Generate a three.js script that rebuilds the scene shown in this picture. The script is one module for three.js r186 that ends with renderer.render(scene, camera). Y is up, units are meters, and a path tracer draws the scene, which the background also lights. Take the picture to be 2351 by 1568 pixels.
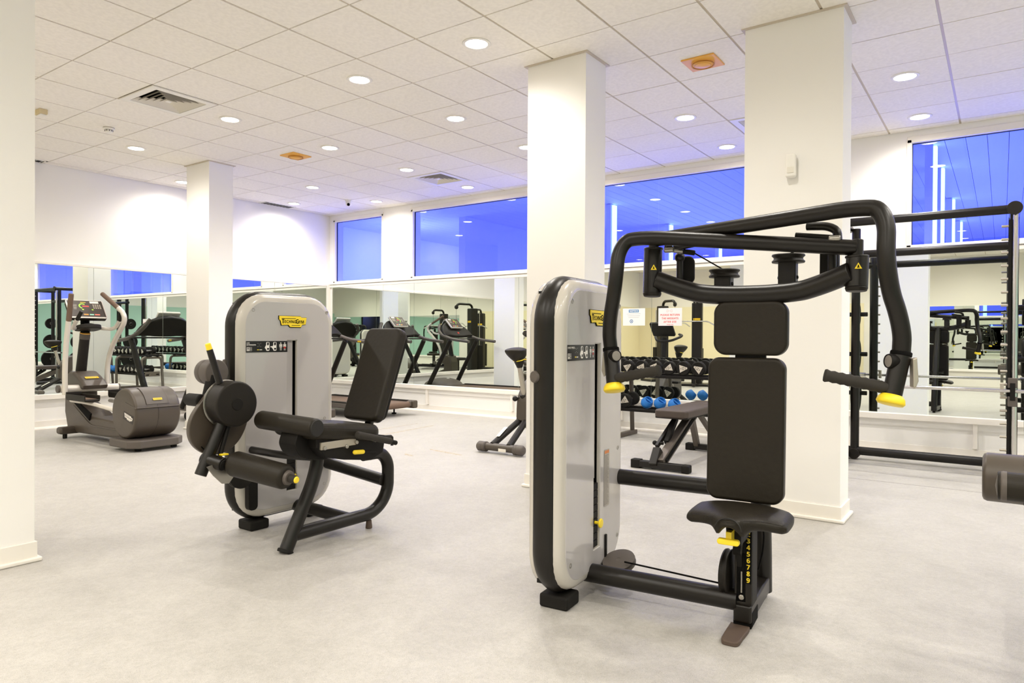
import * as THREE from 'three';
import { RoundedBoxGeometry } from 'three/addons/geometries/RoundedBoxGeometry.js';
import { mergeGeometries } from 'three/addons/utils/BufferGeometryUtils.js';
import { FontLoader } from 'three/addons/loaders/FontLoader.js';
import { TextGeometry } from 'three/addons/geometries/TextGeometry.js';
import { RectAreaLightUniformsLib } from 'three/addons/lights/RectAreaLightUniformsLib.js';

// ---------------------------------------------------------------- camera, exposure, light levels
RectAreaLightUniformsLib.init();
const renderer = new THREE.WebGLRenderer({ antialias: true });
renderer.toneMapping = THREE.LinearToneMapping;
renderer.toneMappingExposure = 1.1;
renderer.shadowMap.enabled = true;
renderer.shadowMap.type = THREE.PCFSoftShadowMap;
const scene = new THREE.Scene();
scene.background = new THREE.Color(0x000000);
const camera = new THREE.PerspectiveCamera(52.64, 2351 / 1568, 0.05, 80);
camera.position.set(0, 1.147, 0);
camera.rotation.order = 'YXZ';
camera.rotation.set(-0.0063, 0.6173, 0.0055);
scene.add(camera);
const LAMP = { color: 0xfffaf1, candela: 4.45, glow: 18 };     // recessed downlights of the gym
const HALL = { color: 0x7a86ff, level: 1, strip: 0xb4d8ff, stripGlow: 3.2 };   // blue lit hall beyond the windows

// ---------------------------------------------------------------- helpers
const V = (x, y, z) => new THREE.Vector3(x, y, z);
let seed = 7;
const rnd = () => { seed = (seed * 1664525 + 1013904223) >>> 0; return seed / 4294967296; };
const taken = {};
function numbered(name) {
  if (!(name in taken)) { taken[name] = 0; return name; }
  taken[name]++; return name + '_' + String(taken[name]).padStart(3, '0');
}
function shade(o) { o.castShadow = true; o.receiveShadow = true; return o; }
function part(parent, name, geo, mat) {
  const m = shade(new THREE.Mesh(Array.isArray(geo) ? join(geo) : geo, mat));
  m.name = name; parent.add(m); return m;
}
function join(list) {
  const gs = list.map(g => { const q = g.index ? g.toNonIndexed() : g; for (const k of Object.keys(q.attributes)) if (!['position', 'normal', 'uv'].includes(k)) q.deleteAttribute(k); return q; });
  return mergeGeometries(gs, false);
}
function thing(name, label, category, pos = [0, 0, 0], turn = 0, group) {
  const o = new THREE.Group(); o.name = numbered(name); o.position.set(...pos); o.rotation.y = turn;
  o.userData = { label, category }; if (group) o.userData.group = group;
  scene.add(o); return o;
}
function single(name, label, category, geo, mat, group) {
  const m = part(scene, numbered(name), geo, mat);
  m.userData = { label, category }; if (group) m.userData.group = group; return m;
}
function struct(name, geo, mat, label, category) {
  const m = geo ? part(scene, name, geo, mat) : new THREE.Group();
  if (!geo) { m.name = name; scene.add(m); }
  m.userData = { kind: 'structure', label, category }; return m;
}
const bx = (x0, x1, y0, y1, z0, z1) => new THREE.BoxGeometry(x1 - x0, y1 - y0, z1 - z0).translate((x0 + x1) / 2, (y0 + y1) / 2, (z0 + z1) / 2);
const rbx = (x0, x1, y0, y1, z0, z1, r = 0.008, s = 2) => new RoundedBoxGeometry(x1 - x0, y1 - y0, z1 - z0, s, Math.min(r, (x1 - x0) / 2.01, (y1 - y0) / 2.01, (z1 - z0) / 2.01)).translate((x0 + x1) / 2, (y0 + y1) / 2, (z0 + z1) / 2);
function orient(geo, p0, p1) {       // geometry built along +y from the origin, laid from p0 towards p1
  const d = p1.clone().sub(p0).normalize();
  return geo.applyMatrix4(new THREE.Matrix4().makeRotationFromQuaternion(new THREE.Quaternion().setFromUnitVectors(V(0, 1, 0), d)).setPosition(p0));
}
function cyl(a, b, r0, r1 = r0, ch = 0.004, seg = 28) {   // capped, chamfered cylinder between two points
  const p0 = V(...a), p1 = V(...b), L = p0.distanceTo(p1), c = Math.min(ch, L / 3, r0 / 2, r1 / 2);
  const pts = [[0, 0], [r0 - c, 0], [r0 - c * 0.3, c * 0.3], [r0, c], [r1, L - c], [r1 - c * 0.3, L - c * 0.3], [r1 - c, L], [0, L]];
  return orient(hard(new THREE.LatheGeometry(pts.map(q => new THREE.Vector2(q[0], q[1])), seg)), p0, p1);
}
function lathe(a, b, profile, seg = 28) {   // profile [r, t] with t in metres from a towards b
  return orient(hard(new THREE.LatheGeometry(profile.map(q => new THREE.Vector2(q[0], q[1])), seg)), V(...a), V(...b));
}
function hard(g) { return g; }
function pathOf(pts, fil) {
  const P = pts.map(p => V(...p)), path = new THREE.CurvePath();
  let last = P[0];
  for (let i = 1; i < P.length - 1; i++) {
    const f = Array.isArray(fil) ? fil[i - 1] : fil;
    const a = P[i - 1].clone().sub(P[i]), b = P[i + 1].clone().sub(P[i]);
    const fa = Math.min(f, a.length() * 0.49), fb = Math.min(f, b.length() * 0.49);
    const s = P[i].clone().add(a.setLength(fa)), e = P[i].clone().add(b.setLength(fb));
    if (s.distanceTo(last) > 1e-4) path.add(new THREE.LineCurve3(last, s));
    const k = 0.552;
    path.add(new THREE.CubicBezierCurve3(s, s.clone().lerp(P[i], k), e.clone().lerp(P[i], k), e));
    last = e;
  }
  if (P[P.length - 1].distanceTo(last) > 1e-4) path.add(new THREE.LineCurve3(last, P[P.length - 1]));
  return path;
}
function tube(pts, r, fil = 0.06, seg = 0, rad = 18) {    // bent tube with closed ends
  const c = pathOf(pts, fil), L = c.getLength();
  const n = seg || Math.max(6, Math.min(160, Math.round(L / Math.max(0.012, r * 0.35))));
  c.arcLengthDivisions = 300;
  const t = new THREE.TubeGeometry(c, n, r, rad, false);
  const e0 = c.getPointAt(0), e1 = c.getPointAt(1), t0 = c.getTangentAt(0), t1 = c.getTangentAt(1);
  const cap = (p, d) => orient(new THREE.LatheGeometry([new THREE.Vector2(r, 0), new THREE.Vector2(r * 0.93, r * 0.05), new THREE.Vector2(0, r * 0.06)], rad), p, p.clone().add(d));
  return join([t, cap(e0, t0.clone().negate()), cap(e1, t1)]);
}
function loop(pts, r, fil, rad = 18, seg = 180) {         // closed bent tube
  const q = [...pts]; const m = pts[0].map((v, i) => (v + pts[pts.length - 1][i]) / 2);
  const c = pathOf([m, ...q, m], fil); c.arcLengthDivisions = 400;
  return new THREE.TubeGeometry(c, seg, r, rad, true);
}
function rrect(x0, x1, y0, y1, r, Cls = THREE.Shape) {
  const s = new Cls(); r = Math.min(r, (x1 - x0) / 2 - 1e-4, (y1 - y0) / 2 - 1e-4);
  s.moveTo(x0 + r, y0); s.lineTo(x1 - r, y0); s.absarc(x1 - r, y0 + r, r, -Math.PI / 2, 0); s.lineTo(x1, y1 - r); s.absarc(x1 - r, y1 - r, r, 0, Math.PI / 2);
  s.lineTo(x0 + r, y1); s.absarc(x0 + r, y1 - r, r, Math.PI / 2, Math.PI); s.lineTo(x0, y0 + r); s.absarc(x0 + r, y0 + r, r, Math.PI, Math.PI * 1.5);
  return s;
}
const poly = (pts, Cls = THREE.Shape) => { const s = new Cls(); pts.forEach((p, i) => i ? s.lineTo(...p) : s.moveTo(...p)); s.closePath(); return s; };
const spl = pts => { const s = new THREE.Shape(); const c = new THREE.SplineCurve([...pts, pts[0]].map(p => new THREE.Vector2(...p))); s.setFromPoints(c.getPoints(pts.length * 8).slice(0, -1)); return s; };
function ext(shape, depth, bevel = 0, bs = 3, cs = 10) {   // extrusion along +z, total depth as given
  return new THREE.ExtrudeGeometry(shape, { depth: Math.max(1e-4, depth - 2 * bevel), bevelEnabled: bevel > 0, bevelThickness: bevel, bevelSize: bevel, bevelOffset: -bevel, bevelSegments: bs, curveSegments: cs }).translate(0, 0, bevel);
}
// shapes drawn in (z, y) and extruded along +x from x0
const extX = (shape, x0, x1, bevel, bs, cs) => { const g = ext(shape, x1 - x0, bevel, bs, cs); g.applyMatrix4(new THREE.Matrix4().makeBasis(V(0, 0, 1), V(0, 1, 0), V(-1, 0, 0))); return g.translate(x1, 0, 0); };
// shapes drawn in (x, y) extruded along z from z0 to z1
const extZ = (shape, z0, z1, bevel, bs, cs) => ext(shape, z1 - z0, bevel, bs, cs).translate(0, 0, z0);
function cushion(w, h, t, r, soft) {      // upholstered pad, face towards +z, centred
  const b = soft ?? t * 0.36;
  return ext(rrect(-w / 2, w / 2, -h / 2, h / 2, r), t, b, 5, 10).translate(0, 0, -t / 2);
}
function place(geo, pos, rx = 0, ry = 0, rz = 0, order = 'YXZ') {
  return geo.applyMatrix4(new THREE.Matrix4().makeRotationFromEuler(new THREE.Euler(rx, ry, rz, order)).setPosition(V(...pos)));
}
function uvBox(geo, s = 1) {              // uv in metres from the dominant axis of each face
  const g = geo.index ? geo.toNonIndexed() : geo, p = g.attributes.position, n = g.attributes.normal, uv = new Float32Array(p.count * 2);
  for (let i = 0; i < p.count; i++) {
    const ax = Math.abs(n.getX(i)), ay = Math.abs(n.getY(i)), az = Math.abs(n.getZ(i));
    let u, v; if (ay >= ax && ay >= az) { u = p.getX(i); v = p.getZ(i); } else if (ax >= az) { u = p.getZ(i); v = p.getY(i); } else { u = p.getX(i); v = p.getY(i); }
    uv[2 * i] = u / s; uv[2 * i + 1] = v / s;
  }
  g.setAttribute('uv', new THREE.BufferAttribute(uv, 2)); return g;
}
function canvas(w, h, draw, repeat) {
  const c = document.createElement('canvas'); c.width = w; c.height = h; draw(c.getContext('2d'), w, h);
  const t = new THREE.CanvasTexture(c); t.colorSpace = THREE.SRGBColorSpace; t.anisotropy = 8;
  if (repeat) { t.wrapS = t.wrapT = THREE.RepeatWrapping; t.repeat.set(repeat, repeat); }
  return t;
}
function noiseTex(n, fn, srgb, repeat = 1) {
  const d = new Uint8Array(n * n * 4);
  for (let y = 0; y < n; y++) for (let x = 0; x < n; x++) { const c = fn(x, y); const i = (y * n + x) * 4; d[i] = c[0]; d[i + 1] = c[1]; d[i + 2] = c[2]; d[i + 3] = 255; }
  const t = new THREE.DataTexture(d, n, n); t.wrapS = t.wrapT = THREE.RepeatWrapping; t.magFilter = THREE.LinearFilter; t.minFilter = THREE.LinearMipmapLinearFilter; t.generateMipmaps = true;
  t.repeat.set(repeat, repeat); if (srgb) t.colorSpace = THREE.SRGBColorSpace; t.needsUpdate = true; return t;
}
const std = (color, roughness = 0.6, metalness = 0, extra = {}) => new THREE.MeshStandardMaterial({ color, roughness, metalness, ...extra });
const phy = (color, roughness, extra = {}) => new THREE.MeshPhysicalMaterial({ color, roughness, ...extra });
// smooth periodic value noise
function valueNoise(n, cells) {
  const g = []; for (let i = 0; i < cells * cells; i++) g.push(rnd());
  return (x, y) => { const fx = x / n * cells, fy = y / n * cells, ix = Math.floor(fx), iy = Math.floor(fy); let u = fx - ix, v = fy - iy; u = u * u * (3 - 2 * u); v = v * v * (3 - 2 * v);
    const q = (a, b) => g[((b + cells) % cells) * cells + (a + cells) % cells]; return (q(ix, iy) * (1 - u) + q(ix + 1, iy) * u) * (1 - v) + (q(ix, iy + 1) * (1 - u) + q(ix + 1, iy + 1) * u) * v; };
}

// ---------------------------------------------------------------- materials
const T = {};
{
  const N = 1024, n1 = valueNoise(N, 6), n2 = valueNoise(N, 22), n3 = valueNoise(N, 90);
  T.floor = noiseTex(N, (x, y) => {       // speckled vinyl, worn in faint patches
    const m = (n1(x, y) - 0.5) * 5 + (n2(x, y) - 0.5) * 6 + (n3(x, y) - 0.5) * 9 + (rnd() - 0.5) * 24;
    let c = [176 + m, 173 + m, 168 + m]; const k = rnd();
    if (k < 0.014) c = [150 + m, 136 + m, 112 + m]; else if (k < 0.024) c = [120 + m, 118 + m, 116 + m]; else if (k < 0.036) c = [212, 206, 194];
    return c.map(v => Math.max(0, Math.min(255, v)));
  }, true);
  T.floorBump = noiseTex(512, (x, y) => {  // small staggered studs of the safety flooring
    const c = 32, row = Math.floor(y / c), ox = row % 2 ? c / 2 : 0, dx = ((x + ox) % c) - c / 2, dy = (y % c) - c / 2, d = Math.hypot(dx, dy);
    const v = 90 + 130 * Math.max(0, Math.min(1, (11 - d) / 3)) + (rnd() - 0.5) * 20; return [v, v, v];
  }, false);
  const p1 = valueNoise(512, 8), p2 = valueNoise(512, 40);
  T.paint = noiseTex(512, (x, y) => { const v = 128 + (p1(x, y) - 0.5) * 60 + (p2(x, y) - 0.5) * 50 + (rnd() - 0.5) * 30; return [v, v, v]; }, false);
  T.leather = noiseTex(512, (x, y) => { const v = 128 + (valN(x, y) - 0.5) * 130 + (rnd() - 0.5) * 60; return [v, v, v]; }, false);
  T.powder = noiseTex(256, () => { const v = 100 + rnd() * 110; return [v, v, v]; }, false);
  T.tile = noiseTex(512, (x, y) => { const v = 247 + (p2(x, y) - 0.5) * 8 + (rnd() - 0.5) * 8; return [v, v, v]; }, true);
}
function valN(x, y) { if (!valN.f) valN.f = valueNoise(512, 64); return valN.f(x, y); }
const M = {
  wall: std(0xf7f5f1, 0.75, 0, { bumpMap: T.paint, bumpScale: 0.0008 }),
  cream: std(0xece7dc, 0.8),
  yellowWall: std(0xeee3bd, 0.8),
  teal: std(0xb2d6ca, 0.75),
  trim: std(0xf4efe6, 0.45),
  tile: std(0xfffaf2, 0.95, 0, { map: T.tile }),
  tbar: std(0xcfc4b2, 0.55, 0.1),
  floor: std(0xffffff, 0.5, 0, { map: T.floor, bumpMap: T.floorBump, bumpScale: 0.0006 }),
  mirror: new THREE.MeshStandardMaterial({ color: 0xe9efe9, metalness: 1, roughness: 0.0 }),
  mirrorEdge: std(0x8d9690, 0.35, 0.5),
  alu: std(0xb9b6ae, 0.4, 0.8),
  glass: new THREE.MeshPhysicalMaterial({ color: 0xdfe6ff, roughness: 0.0, transmission: 1, thickness: 0, ior: 1.5 }),
  gasket: std(0x16233d, 0.6),
  black: phy(0x110d08, 0.36, { specularIntensity: 0.8, bumpMap: T.powder, bumpScale: 0.0001 }),
  blackMatte: phy(0x100d0a, 0.6, { specularIntensity: 0.5 }),
  rubber: phy(0x181613, 0.75, { specularIntensity: 0.5 }),
  grip: std(0x2a2620, 0.8),
  vinyl: phy(0x1f1a11, 0.48, { specularIntensity: 0.6, bumpMap: T.leather, bumpScale: 0.0007 }),
  vinylBrown: phy(0x453a33, 0.5, { bumpMap: T.leather, bumpScale: 0.0005 }),
  piping: std(0x14120f, 0.6),
  silver: phy(0xc5c0b7, 0.26, { metalness: 0.0, clearcoat: 0.6, clearcoatRoughness: 0.12 }),
  panel: phy(0xb9b5b4, 0.14, { metalness: 0.0, clearcoat: 0.8, clearcoatRoughness: 0.08 }),
  chrome: std(0xd7d5d0, 0.16, 1),
  steel: std(0xa8a49c, 0.34, 0.9),
  zinc: std(0xb7b0a2, 0.45, 0.7),
  yellow: std(0xffe02f, 0.42),
  plastic: phy(0x453c32, 0.42, { clearcoat: 0.2, clearcoatRoughness: 0.4 }),
  plasticDark: phy(0x1b1712, 0.5, { specularIntensity: 0.6 }),
  plasticMid: std(0x57504a, 0.5),
  whiteMetal: phy(0xdcd6cc, 0.32, { metalness: 0.2, clearcoat: 0.4 }),
  belt: std(0x6b5647, 0.7),
  white: std(0xf2efe8, 0.5),
  orange: std(0xf2b54e, 0.5),
  orangeDark: std(0xc58a36, 0.6),
  blueRubber: std(0x1f74c6, 0.55),
  dark: phy(0x070605, 0.8, { specularIntensity: 0.3 }),
  cavity: std(0x0a0a0a, 0.9),
  rust: std(0x53443a, 0.7),
  rackSteel: std(0x6a625a, 0.45, 0.6),
  badgePlate: std(0xe9e4d8, 0.4),
  lens: std(0xfff6e6, 0.4, 0, { emissive: 0xfff0d8, emissiveIntensity: LAMP.glow }),
  red: std(0xc0392b, 0.5),
};
const font = await new FontLoader().loadAsync('fonts/droid/droid_sans_bold.typeface.json');
function label3(text, size, depth = 0.0006) { const g = new TextGeometry(text, { font, size, depth, curveSegments: 3, bevelEnabled: false }); g.computeBoundingBox(); return g; }
// ---------------------------------------------------------------- room shell
const XL = -9.48, XR = 5.2, ZB = -7.9, ZN = 4.6, H = 3.217;
const GX = -4.5424, GZ = -2.3319, G = 0.6;      // ceiling grid origin and pitch
{
  const f = struct('floor', uvBox(bx(XL - 0.2, XR + 0.2, -0.15, 0, ZB - 0.2, ZN + 0.2), 1.2), M.floor, 'pale speckled vinyl gym floor', 'floor');
}
// places of the recessed downlights, one per ceiling cell
const LAMPS = [[-7.84, -3.83, 'downlight left of the square air diffuser above the elliptical'], [-6.04, -3.83, 'downlight just right of the large air diffuser'], [-4.24, -3.83, 'downlight in the middle of the nearest lamp row'], [-3.04, -3.83, 'largest downlight, near the top middle of the picture'],
 [-9.04, -5.03, 'downlight half hidden by the slim column'], [-6.04, -5.03, 'downlight beside the far orange ceiling speaker'], [-4.24, -5.03, 'downlight in the second lamp row left of the middle column'],
 [-7.84, -6.23, 'downlight in front of the bright scallop on the left wall'], [-6.04, -6.23, 'downlight next to the far air diffuser'], [-4.24, -6.23, 'downlight cut by the left side of the middle column'], [-2.44, -6.23, 'downlight between the two right columns, nearer one'], [-0.64, -6.23, 'nearest downlight right of the broad column'],
 [-9.04, -6.83, 'downlight next to the narrow grille at the left wall'], [-7.84, -7.43, 'downlight beside the ceiling camera'], [-6.04, -7.43, 'downlight above the second transom window'], [-4.24, -7.43, 'downlight by the window hidden behind the middle column'], [-2.44, -7.43, 'downlight above the third transom window'], [-0.64, -7.43, 'downlight above the right transom window']];
const rowName = { '-1.43': 'nearest', '-0.23': 'second', '0.97': 'third', '2.17': 'fourth', '3.37': 'fifth' }, colName = ['at the left wall', 'second from the left wall', 'third from the left wall', 'fourth from the left wall', 'fifth from the left wall', 'sixth from the left wall', 'at the green wall'];
[-1.43, -0.23, 0.97, 2.17, 3.37].forEach(z => [-7.84, -6.04, -4.24, -2.44, -0.64, 1.16, 2.96].forEach((x, k) => { if (!(z === -1.43 && x > -5 && x < 1)) LAMPS.push([x, z, `downlight ${colName[k]} in the ${rowName[z]} row behind the camera`]); }));
[1.16, 2.96].forEach((x, k) => [-7.43, -6.23, -5.03, -3.83, -2.63].forEach((z, j) => LAMPS.push([x, z, `downlight right of the frame, ${k ? 'outer' : 'inner'} row, ${['first', 'second', 'third', 'fourth', 'fifth'][j]} from the windows`])));
LAMPS.push([-1.24, -3.23, 'downlight above the chest press, just over the top edge of the picture']);
// ceiling: slab, grid and lay-in tiles
const fixtures = [];                             // tiles that give way to a diffuser: [cx, cz]
const ventSpots = [[-6.0424, -3.2319], [-6.0424, -6.8319], [-1.8424, -6.8319]];
{
  const c = struct('ceiling', bx(XL - 0.2, XR + 0.2, H + 0.28, H + 0.4, ZB - 0.2, ZN + 0.2), M.wall, 'white suspended ceiling of square tiles', 'ceiling');
  const bars = [], bars2 = [];
  for (let x = GX - 8 * G; x < XR; x += G) bars.push(bx(x - 0.012, x + 0.012, H + 0.007, H + 0.045, ZB, ZN));
  for (let z = GZ - 9 * G; z < ZN; z += G) bars2.push(bx(XL, XR, H + 0.008, H + 0.044, z - 0.011, z + 0.011));
  bars.push(bx(XL, XL + 0.022, H + 0.002, H + 0.04, ZB, ZN), bx(XL, XR, H + 0.002, H + 0.04, ZB, ZB + 0.022));
  part(c, 'main_runner', bars, M.tbar); part(c, 'cross_tee', bars2, M.tbar);
  const rest = [], shared = {};
  for (let i = -9; i < 17; i++) for (let j = -10; j < 12; j++) {
    const x0 = Math.max(XL, GX + i * G) + 0.009, x1 = Math.min(XR, GX + (i + 1) * G) - 0.009;
    const z0 = Math.max(ZB, GZ + j * G) + 0.005, z1 = Math.min(ZN, GZ + (j + 1) * G) - 0.005;
    if (x1 - x0 < 0.03 || z1 - z0 < 0.03) continue;
    const cx = (x0 + x1) / 2, cz = (z0 + z1) / 2;
    if (ventSpots.some(v => Math.abs(v[0] - cx) < 0.1 && Math.abs(v[1] - cz) < 0.1)) continue;
    const lamp = LAMPS.find(v => Math.abs(v[0] - cx) < 0.1 && Math.abs(v[1] - cz) < 0.1);
    if (lamp) {
      if (!shared.lamp) { const q = rrect(-(x1 - x0) / 2, (x1 - x0) / 2, -(z1 - z0) / 2, (z1 - z0) / 2, 0.001), hole = new THREE.Path(); hole.absarc(0, 0, 0.086, 0, Math.PI * 2, true); q.holes.push(hole); shared.lamp = uvBox(ext(q, 0.014, 0, 1, 20).rotateX(Math.PI / 2).translate(0, 0.007, 0), 0.6); }
      const t = part(c, 'ceiling_tile', shared.lamp, M.tile); t.position.set(cx, H + 0.007, cz); continue;
    }
    const ahead = (-0.579 * cx - 0.8154 * cz), side = Math.abs(0.8154 * cx - 0.579 * cz);
    if (ahead > 2.4 && side < ahead * 0.86 + 0.5) {
      const k = (x1 - x0).toFixed(3) + (z1 - z0).toFixed(3);
      shared[k] ??= uvBox(new THREE.BoxGeometry(x1 - x0, 0.014, z1 - z0), 0.6);
      const t = part(c, 'ceiling_tile', shared[k], M.tile); t.position.set(cx, H + 0.007 + (rnd() - 0.5) * 0.0015, cz);
    } else rest.push(bx(x0, x1, H, H + 0.014, z0, z1));
  }
  const r = part(c, 'ceiling_tiles', uvBox(join(rest), 0.6), M.tile); r.userData.kind = 'stuff';
}
// window wall
const WIN = [[-9.365, -8.17, []], [-7.544, -4.95, [-5.488]], [-4.35, -1.46, [-3.442]], [-0.779, 2.62, [0.95]]];
const WY0 = 2.06, WY1 = 3.13;
{
  const w = struct('wall_back', null, null, 'white wall with blue transom windows above a band of mirrors', 'wall');
  const body = [bx(XL - 0.2, XR + 0.2, -0.1, WY0, ZB - 0.2, ZB), bx(XL - 0.2, XR + 0.2, WY1, H + 0.3, ZB - 0.2, ZB)];
  let x = XL - 0.2; for (const [a, b] of [...WIN, [XR + 0.2, 0]]) { body.push(bx(x, a, WY0, WY1, ZB - 0.2, ZB)); x = b; }
  part(w, 'plaster', uvBox(join(body), 0.6), M.wall);
  const xs = [-9.40, -8.154, -7.473, -5.488, -3.504, -1.5, 0.5, 2.5, XR - 0.02];
  for (let i = 0; i + 1 < xs.length; i++) part(w, 'mirror_panel', bx(xs[i] + 0.002, xs[i + 1] - 0.002, 0.405, 1.98, ZB, ZB + 0.012), M.mirror);
  part(w, 'mirror_top_rail', [rbx(XL, XR, 1.98, 2.02, ZB, ZB + 0.022, 0.004), rbx(XL, XR, 2.028, 2.045, ZB, ZB + 0.03, 0.004)], M.trim);
  part(w, 'ledge', rbx(XL, XR, 0.345, 0.405, ZB, ZB + 0.06, 0.005), M.trim);
  part(w, 'ledge_shadow_board', bx(XL, XR, 0.28, 0.345, ZB, ZB + 0.018), M.wall);
  for (const bxp of [-7.182, -5.584, -3.9, -2.0, -0.2, 1.6]) part(w, 'batten', rbx(bxp - 0.018, bxp + 0.018, 0.11, 0.35, ZB, ZB + 0.045, 0.004), M.trim);
}
struct('baseboard_back', [rbx(XL, XR, 0, 0.1, ZB, ZB + 0.014, 0.003), lathe([XL, 0.0, ZB + 0.014], [XR, 0.0, ZB + 0.014], [[0.03, 0], [0.03, XR - XL]], 16)], M.trim, 'white skirting with quarter round along the window wall', 'skirting');
WIN.forEach(([a, b, cuts], i) => {
  const w = struct('window_' + (i + 1), null, null, ['narrow blue transom window in the far corner', 'wide blue transom window left of the middle column', 'wide blue transom window behind the chest press', 'wide blue transom window above the barbell rack'][i], 'window');
  const t = 0.034, z0 = ZB - 0.06, z1 = ZB + 0.012;
  part(w, 'frame', [rbx(a - 0.008, b + 0.008, WY1 - t, WY1 + 0.03, z0, z1, 0.004), rbx(a - 0.008, b + 0.008, WY0 - 0.012, WY0 + t * 0.7, z0, z1, 0.004), rbx(a - 0.012, a + t, WY0, WY1, z0, z1, 0.004), rbx(b - t, b + 0.012, WY0, WY1, z0, z1, 0.004)], M.trim);
  const A = a + t, B = b - t, g = 0.006;
  part(w, 'gasket', [bx(A, B, WY1 - t - g, WY1 - t, z0 + 0.01, z0 + 0.03), bx(A, A + g, WY0 + t * 0.7, WY1 - t, z0 + 0.01, z0 + 0.03)], M.gasket);
  const e = [A, ...cuts, B];
  for (let k = 0; k + 1 < e.length; k++) part(w, 'pane', bx(e[k] + (k ? 0.002 : 0), e[k + 1] - 0.002, WY0 + t * 0.7, WY1 - t, z0 + 0.016, z0 + 0.022), M.glass);
});
// left wall
{
  const w = struct('wall_left', null, null, 'white wall with a long band of mirrors behind the elliptical', 'wall');
  part(w, 'plaster', uvBox(bx(XL - 0.2, XL, -0.1, H + 0.3, ZB, ZN), 0.6), M.wall);
  const zs = [ZB + 0.07, -6.79, -5.89, -4.992, -4.099, -3.2, -2.3, -1.4, -0.5];
  for (let i = 0; i + 1 < zs.length; i++) part(w, 'mirror_panel', bx(XL, XL + 0.012, 0.42, 2.0, zs[i] + 0.002, zs[i + 1] - 0.002), M.mirror);
  part(w, 'corner_post', rbx(XL, XL + 0.03, 0.41, 2.03, ZB, ZB + 0.07, 0.004), M.trim);
  part(w, 'mirror_top_rail', rbx(XL, XL + 0.022, 2.0, 2.03, ZB, -0.48, 0.004), M.trim);
  part(w, 'ledge', rbx(XL, XL + 0.06, 0.36, 0.42, ZB + 0.06, -0.48, 0.005), M.trim);
}
struct('baseboard_left', [rbx(XL, XL + 0.014, 0.0, 0.1, ZB, ZN, 0.003), lathe([XL + 0.014, 0.0, ZB], [XL + 0.014, 0.0, ZN], [[0.03, 0], [0.03, ZN - ZB]], 16)], M.trim, 'white skirting with quarter round along the mirrored left wall', 'skirting');
// walls behind the camera, seen in the mirrors
{
  const r = struct('wall_right', uvBox(bx(XR, XR + 0.2, -0.1, H + 0.3, ZB, ZN), 0.6), M.wall, 'wall with mint green lower panelling and a dark screen', 'wall');
  part(r, 'green_panelling', bx(XR - 0.02, XR, 0, 2.15, ZB, ZN), M.teal);
  const n = struct('wall_front', uvBox(bx(XL - 0.2, XR + 0.2, -0.1, H + 0.3, ZN, ZN + 0.2), 0.6), M.cream, 'cream wall with pale yellow lower part', 'wall');
  part(n, 'yellow_lower_wall', bx(XL, -3.0, 0, 2.1, ZN - 0.015, ZN), M.yellowWall);
  for (const [a, b] of [[-2.0, 0.4], [0.4, 2.8], [2.8, XR - 0.03]]) part(n, 'mirror_panel', bx(a + 0.002, b - 0.002, 0.42, 1.98, ZN - 0.012, ZN), M.mirror);
  part(n, 'ledge', rbx(-2.0, XR, 0.36, 0.42, ZN - 0.05, ZN, 0.005), M.trim);
  part(scene.getObjectByName('wall_left'), 'yellow_lower_wall', bx(XL, XL + 0.015, 0.1, 2.1, 0.6, ZN - 0.02), M.yellowWall);
}
// columns
function column(name, x0, x1, z0, z1, label) {
  const c = struct(name, uvBox(bx(x0, x1, 0, H + 0.02, z0, z1), 0.6), M.wall, label, 'column');
  part(c, 'baseboard', [rbx(x0 - 0.01, x1 + 0.01, 0, 0.1, z0 - 0.01, z1 + 0.01, 0.003), rbx(x0 - 0.028, x1 + 0.028, 0, 0.022, z0 - 0.028, z1 + 0.028, 0.008)], M.trim);
  const t = 0.022, y0 = H - 0.012, y1 = H;
  part(c, 'ceiling_angle', [bx(x0 - t, x1 + t, y0 + 0.004, y1, z1, z1 + t), bx(x0 - t, x1 + t, y0 + 0.004, y1, z0 - t, z0), bx(x0 - t, x0, y0 + 0.004, y1, z0, z1), bx(x1, x1 + t, y0 + 0.004, y1, z0, z1)], M.tbar);
}
column('column_1', -8.155, -7.665, -4.90, -4.59, 'slim white column behind the leg extension machine');
column('column_2', -2.975, -2.47, -4.69, -4.385, 'white column left of the chest press tower');
column('column_3', -1.42, -0.815, -4.965, -4.685, 'broad white column carrying the motion sensor');
column('column_4', -4.62, -3.99, -1.45, -0.85, 'near white column cut by the left edge');
column('column_5', 1.9, 2.5, -4.965, -4.685, 'white column out of view to the right');

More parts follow.
